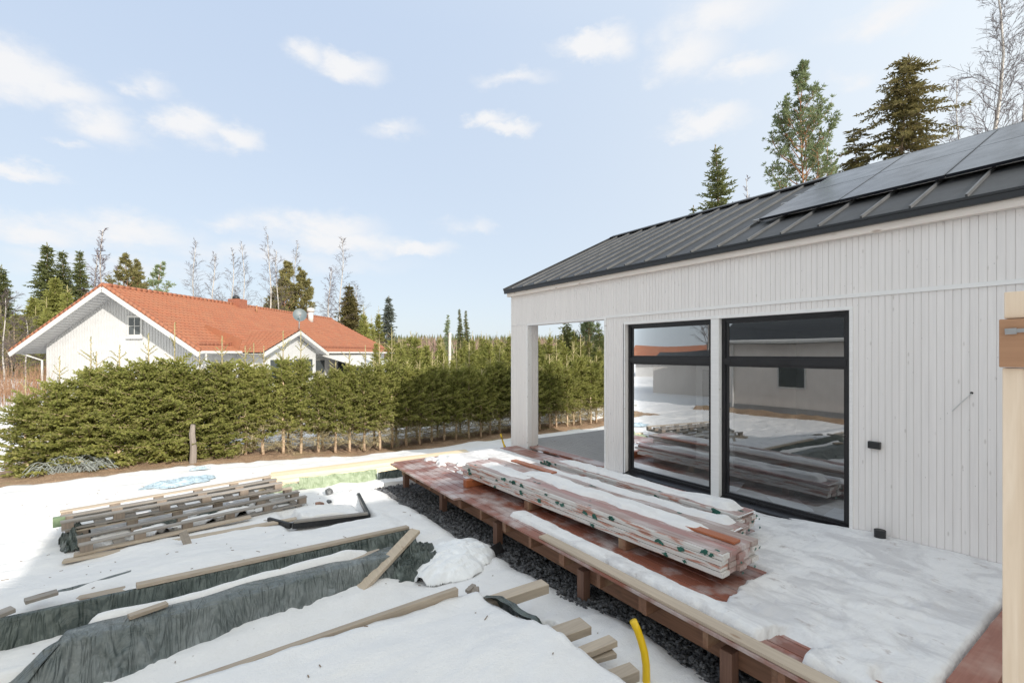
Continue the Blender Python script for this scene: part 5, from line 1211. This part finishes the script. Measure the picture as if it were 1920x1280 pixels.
# the ragged spruce with hanging brown branches
h = hgt(98, 31); fo, wd = conifer(h, 4.3, 31, clear=.35, whorl=.33, nbr=6, tw=.34, tww=.085, up0=.15, droop=.55, shape=.5, gap=.22, trunk=.24, ragged=.36, lean=.3, vert=.6)
t = tree('ragged_spruce', 'tall ragged dark spruce with uneven drooping branches above the solar panels', 'tree', fo, wd, MAT['spruce_cone'], MAT['bark'], at(1694, 31))
h = hgt(240, 33); fo, wd = conifer(h, 3.0, 33, clear=.4, whorl=.4, nbr=4, tw=.34, tww=.085, up0=.1, droop=.5, shape=.5, gap=.35, trunk=.16, ragged=.4)
t = tree('ragged_spruce', 'shorter dark spruce low between the pine and the tall ragged spruce', 'tree', fo, wd, MAT['spruce_cone'], MAT['bark'], at(1602, 33))

def pine(h, seed, cl=.35, r=2.2, nlimb=34, tuft=.20, ntuft=9, trunk=.13, top_w=.35, dens=1.0):
    rn = random.Random(seed); fo = TB(); wd = MB(); Z = Vector((0,0,1)); k = 8
    ax = [Vector((.02*h*math.sin(i*.7+seed), .015*h*math.cos(i*.9+seed*2), h*i/k)) for i in range(k+1)]; ax[0] = Vector((0,0,0)); wd.tube(ax, [trunk*(1-.88*i/k) for i in range(k+1)], 8)
    def axis(z): t = min(z/h, .9999)*k; i = int(t); return ax[i].lerp(ax[i+1], t-i)
    def cluster(p, d, s):
        n = int(ntuft*dens)
        for i in range(n):
            v = (d*.7+Vector((rn.gauss(0, 1), rn.gauss(0, 1), rn.gauss(.35, .8))).normalized()).normalized(); fo.twig(p+v*s*.1, v, s*rn.uniform(.7, 1.2), s*.22, Z, rn)
    for i in range(nlimb):
        t = (i+rn.random())/nlimb; z = h*(cl+(1-cl)*t*.97); prof = r*(.62+.38*math.sin(math.pi*min(1, t*1.15)))*(1-max(0, t-.55)*1.55)
        L = prof*rn.uniform(.55, 1.1); a = i*2.4+rn.uniform(-.5, .5); el = .15+.75*t+rn.uniform(-.15, .2); d = Vector((math.cos(a)*math.cos(el), math.sin(a)*math.cos(el), math.sin(el))); b = axis(z); p = b.copy(); pts = [p.copy()]; dd = d.copy()
        ns = max(3, int(L/.26))
        for q in range(ns):
            dd = (dd+Z*.10+Vector((rn.uniform(-.2, .2), rn.uniform(-.2, .2), rn.uniform(-.1, .12)))).normalized(); p = p+dd*(L/ns); pts.append(p.copy())
            if q >= ns*.3:
                for g in range(3):
                    v = (dd*.5+Vector((rn.uniform(-1, 1), rn.uniform(-1, 1), rn.uniform(-.1, .9)))).normalized(); l2 = L*rn.uniform(.10, .30); wd.tube([p, p+v*l2], [.010, .005], 3, cap=False); cluster(p+v*l2, v, tuft); 
                    if rn.random() < .6: cluster(p+v*l2*.55, v, tuft*.9)
        wd.tube(pts, [max(.006, L*.018*(1-j/len(pts)*.75)) for j in range(len(pts))], 4, cap=False); cluster(p, dd, tuft)
    return fo, wd
def pin(px, py, dep, seed, label, fm='pine', wm='bark_pine', **kw):
    h = hgt(py, dep); fo, wd = pine(h, seed, **kw); return tree('pine', label, 'tree', fo, wd, MAT[fm], MAT[wm], at(px, dep))
pin(1505, 112, 29, 41, 'slender pale green pine with a red-brown trunk above the roof ridge', cl=.44, r=2.75, nlimb=74, tuft=.25, ntuft=9, trunk=.12)
pin(1545, 270, 31, 42, 'small thin pine low beside the slender pine above the ridge', cl=.5, r=1.3, nlimb=26, tuft=.17, ntuft=6)
pin(240, 478, 60, 43, 'dark pine behind the tiled ridge, left one of the two', 'pine_olive', cl=.3, r=2.6, nlimb=38, tuft=.42, ntuft=8)
pin(262, 490, 66, 44, 'dark pine behind the tiled ridge, right one of the two', 'pine_olive', cl=.3, r=2.4, nlimb=36, tuft=.42, ntuft=8)
pin(300, 494, 58, 45, 'small pale green pine to the right of the two dark pines', 'pine', cl=.25, r=2.3, nlimb=32, tuft=.38, ntuft=7)
pin(536, 491, 74, 46, 'olive green pine behind the tiled roof, tallest of its cluster', 'pine_olive', cl=.25, r=3.3, nlimb=44, tuft=.5, ntuft=10)
pin(562, 505, 76, 47, 'olive green pine behind the roof and the satellite dish', 'pine_olive', cl=.2, r=3.2, nlimb=44, tuft=.5, ntuft=10)
pin(510, 555, 76, 48, 'low olive pine, the left and smallest of the cluster behind the roof', 'pine_olive', cl=.15, r=3.2, nlimb=40, tuft=.5, ntuft=10)
pin(1100, 606, 36, 49, 'thin pine among bare birches seen through the porch opening', 'pine', cl=.3, r=1.6, nlimb=26, tuft=.3, ntuft=7)

def birch(h, seed, r=1.8, trunk=.09, tw=.009, nl=24, fine=1.0, cl=.25, spread=.55, lean=0.0):
    rn = random.Random(seed); tk = MB(); br = MB(); Z = Vector((0,0,1)); k = 10
    ax = [Vector((lean*(i/k)+.012*h*math.sin(i*.8+seed)*(i > 0), .010*h*math.cos(i+seed*2)*(i > 0), h*i/k)) for i in range(k+1)]; tk.tube(ax, [trunk*(1-.9*i/k)+tw for i in range(k+1)], 7)
    def axis(z): t = min(z/h, .9999)*k; i = int(t); return ax[i].lerp(ax[i+1], t-i)
    def grow(p, d, L, rad, lev):
        ns = 4; pts = [p.copy()]; dd = d.copy()
        for q in range(ns):
            dd = (dd+Z*(.10 if lev < 2 else -.10)+Vector((rn.uniform(-.22, .22), rn.uniform(-.22, .22), rn.uniform(-.1, .1)))).normalized(); p = p+dd*(L/ns); pts.append(p.copy())
            if lev < 3:
                for g in range(2 if lev else 2):
                    if rn.random() < .92*fine:
                        v = (dd+Vector((rn.uniform(-1, 1), rn.uniform(-1, 1), rn.uniform(-.4, .7)))*.8).normalized(); grow(p, v, L*rn.uniform(.32, .58), max(tw*.55, rad*.5), lev+1)
        br.tube(pts, [max(tw*.5, rad*(1-.18*j)) for j in range(len(pts))], 3, cap=False)
    for i in range(nl):
        t = (i+rn.random())/nl; z = h*(cl+(1-cl)*t*.98); a = i*2.4+rn.uniform(-.6, .6); el = spread+.5*t; L = r*(1-t*.75)*rn.uniform(.6, 1.15)
        grow(axis(z), Vector((math.cos(a)*math.cos(el), math.sin(a)*math.cos(el), math.sin(el))), L, max(tw, trunk*.28*(1-t)), 1)
    return tk, br
def bir(px, py, dep, seed, label, mt='twig', **kw):
    h = hgt(py, dep); tk, br = birch(h, seed, **kw); root = thing('birch', label, 'tree', (0,0,0), None); tk.build('trunk', MAT['birch'] if mt != 'twig2' else MAT['birch'], root, True); br.build('crown', MAT[mt], root); root.location = at(px, dep); return root
bir(1868, -60, 30, 51, 'big bare birch rising out of the top right corner', r=4.2, trunk=.20, nl=60, tw=.015, cl=.3)
bir(1800, 150, 34, 52, 'bare birch with fine twigs left of the big one at the top right', 'twig2', r=3.2, trunk=.10, nl=34, tw=.014, cl=.35)
bir(1925, 60, 33, 53, 'bare birch cut by the right edge behind the panels', 'twig2', r=2.8, trunk=.12, nl=28, tw=.014, cl=.3)
bir(1402, 335, 30, 54, 'small bare tree tip just above the ridge right of the pointed spruce', 'twig2', r=1.2, trunk=.05, nl=14, tw=.012, cl=.5)
bir(192, 430, 60, 55, 'tall bare birch right of the left-hand spruces', 'twig2', r=2.4, trunk=.14, nl=30, tw=.026, cl=.25)
bir(180, 470, 62, 56, 'lower bare birch just left of the tall one', 'twig2', r=2.2, trunk=.10, nl=24, tw=.024, cl=.25)
wl = [(225, 500, 'slim bare birch in front of the two dark pines'), (128, 520, 'pale birch trunk in front of the left-hand spruces'), (365, 452, 'thin bare birch above the chimney, tallest of the thin group'), (400, 480, 'thin bare birch second to the right of the chimney'), (435, 470, 'thin bare birch third to the right of the chimney'), (455, 455, 'thin bare birch midway between chimney and dish'),
      (505, 440, 'thin bare birch left of the olive pines'), (520, 470, 'thin bare birch directly before the left side of the olive pines'), (546, 455, 'leaning bare birch in front of the olive pines'), (618, 505, 'purplish bare birch left of the brown-green spruce'), (640, 445, 'tall thin birch beside the brown-green spruce'), (668, 535, 'bare birch right of the brown-green spruce')]
for i, (px, py, lb) in enumerate(wl):
    bir(px, py, 66+i%3*5, 60+i, lb, 'twig2' if i in (0, 9) else 'twig', r=3.0 if i != 9 else 2.6, trunk=.13, nl=26 if i != 9 else 34, tw=.018, fine=.85, cl=.35, lean=(.9 if i == 8 else 0))
bir(1096, 600, 42, 81, 'pale bare birch seen through the porch opening', r=1.6, trunk=.09, nl=18, tw=.016)
bir(1110, 585, 44, 82, 'bare birch at the top right of the porch opening', r=1.8, trunk=.10, nl=20, tw=.016)
# reflected trees, on the other side of the yard
for (x, y, h, sd_) in ((-18, 9, 12, 91), (-21, 14, 13, 92), (-16, 18.5, 11, 93)):
    tk, br = birch(h, sd_, r=2.2, trunk=.12, nl=20, tw=.014); root = thing('birch', ['bare birch mirrored at the left of the nearer window', 'bare birch mirrored in the top of the farther window', 'bare birch mirrored above the orange roof'][sd_-91], 'tree', (0,0,0)); tk.build('trunk', MAT['birch'], root, True); br.build('crown', MAT['twig'], root); root.location = (x, y, -.2)
# shrubs at the left edge
sh = MB(); rn = random.Random(12)
q = at(20, 26)
for i in range(1500):
    bx_, by_ = q[0]+rn.uniform(-6.5, 1.8), q[1]+rn.uniform(-6.5, 8); a = rn.uniform(0, 6.28); h = rn.uniform(1.2, 2.6); l = rn.uniform(.1, .5)
    sh.tube([(bx_, by_, -.5), (bx_+math.cos(a)*l*.4, by_+math.sin(a)*l*.4, -.5+h*.6), (bx_+math.cos(a)*l, by_+math.sin(a)*l, -.5+h)], [.012, .009, .004], 3, cap=False)
tag(sh.build('shrub_thicket', MAT['willow']), 'red-brown leafless shrubs at the left edge beyond the hedge', 'shrubs', None, 'stuff')
for (px, py, dep, sd_, lb) in ((8, 560, 30, 95, 'leafless pale bush leaning over the red-brown shrubs at the left edge'), (50, 600, 34, 96, 'leafless pale bush behind the left end of the hedge')):
    bir(px, py, dep, sd_, lb, 'twig', r=2.4, trunk=.05, nl=30, tw=.012, cl=.1, spread=.4)
# the mixed belt behind the left end of the hedge and behind the neighbour's house
rn = random.Random(31)
for i in range(30):
    px = rn.uniform(-110, 190) if i < 22 else rn.uniform(640, 720); dep = rn.uniform(40, 62) if i < 22 else rn.uniform(58, 80); k = rn.randrange(4); s = rn.uniform(1.25, 2.1)*(dep/48)*(.62 if i >= 22 else .85); q = at(px, dep)
    place(('m', k), *mp_[k], 'young spruce in the mixed belt of trees behind the neighbouring house', q, rn.uniform(0, 6.28), (s, s, s*1.1), 'young spruces in the belt behind the neighbouring house')
bb = MB()
for i in range(330):
    px = rn.uniform(-150, 240) if i % 3 else rn.uniform(560, 760); dep = rn.uniform(44, 62) if i % 3 else rn.uniform(64, 85); q = at(px, dep); h = rn.uniform(3.5, 6.5); 
    bb.tube([q, (q[0]+rn.uniform(-.4, .4), q[1], q[2]+h)], [.05, .015], 3, cap=False)
    for j in range(16):
        a = rn.uniform(0, 6.28); z0 = h*rn.uniform(.15, .8); l = h*.16; m_z = q[2]+z0; bb.tube([(q[0], q[1], m_z), (q[0]+math.cos(a)*l, q[1]+math.sin(a)*l, m_z+h*.18)], [.025, .012], 3, cap=False)
tag(bb.build('brushwood', plain('brown_brushwood', (.25,.19,.13), .9, 0, .4, .5)), 'brown leafless brushwood between the trees behind the neighbouring house', 'brushwood', None, 'stuff')
# pole in the plantation
q = PD(843, 662, 30); tall = MB(); tall.tube([(q[0], q[1], -.7), (q[0]+.02, q[1], CH+(HY-624)/F*30)], [.10, .085], 10); po_ = thing('pole', 'pale wooden pole with a stay wire standing among the young spruces', 'pole', (q[0], q[1], -.7)); tall.build('shaft', MAT['pole'], po_)
tall = MB(); tall.tube([(q[0], q[1], CH+(HY-630)/F*30), (q[0]+.75, q[1]-.4, .4)], [.012, .012], 4); tall.build('stay_wire', MAT['pole'], po_)
# --- far forest along the horizon: one mass
ff = TB(); fb = MB(); rn = random.Random(77)
def lowspruce(x, y, z, h, r):
    for j in range(9):
        t = j/9; rr_ = r*(1-t)*rn.uniform(.75, 1.2); zz = z+h*(.08+.9*t)
        n = 6; a0 = rn.uniform(0, 6)
        for q in range(n):
            a = a0+q*6.283/n; c, s_ = math.cos(a), math.sin(a); w_ = rr_*.55; m = len(ff.v)
            ff.v.extend([(x, y, zz+h*.17), (x+c*rr_-s_*w_, y+s_*rr_+c*w_, zz-h*.03*rn.random()), (x+c*rr_*1.15, y+s_*rr_*1.15, zz-h*.06), (x+c*rr_+s_*w_, y+s_*rr_-c*w_, zz-h*.03*rn.random())]); ff.f.append((m, m+1, m+2, m+3)); ff.m.append(0)
for i in range(2300):
    b_ = R(rn.uniform(-22, 64)); d_ = rn.uniform(105, 230); x, y = d_*math.sin(b_), d_*math.cos(b_); h = rn.uniform(6.6, 8.0)*(d_/130)**.8
    lowspruce(x, y, -.9, h, h*.2)
tag(ff.build('far_forest', MAT['spruce']), 'far dark conifer forest along the horizon', 'forest', None, 'stuff')
for i in range(900):
    b_ = R(rn.uniform(14, 52)); d_ = rn.uniform(70, 125); x, y = d_*math.sin(b_), d_*math.cos(b_); h = rn.uniform(4.2, 6.3)*(d_/90); 
    for j in range(16):
        a = rn.uniform(0, 6.28); l = h*.16; z0 = h*rn.uniform(.2, .75); fb.tube([(x, y, -.9+z0), (x+math.cos(a)*l, y+math.sin(a)*l, -.9+z0+h*.24)], [.05, .03], 3, cap=False)
    fb.tube([(x, y, -.9), (x, y, -.9+h*.95)], [.09, .03], 3, cap=False)
tag(fb.build('far_birch_wood', plain('far_birch_twigs', (.25,.17,.14), .9, 0, .3, .2)), 'pinkish bare birch wood below the far forest', 'wood', None, 'stuff')
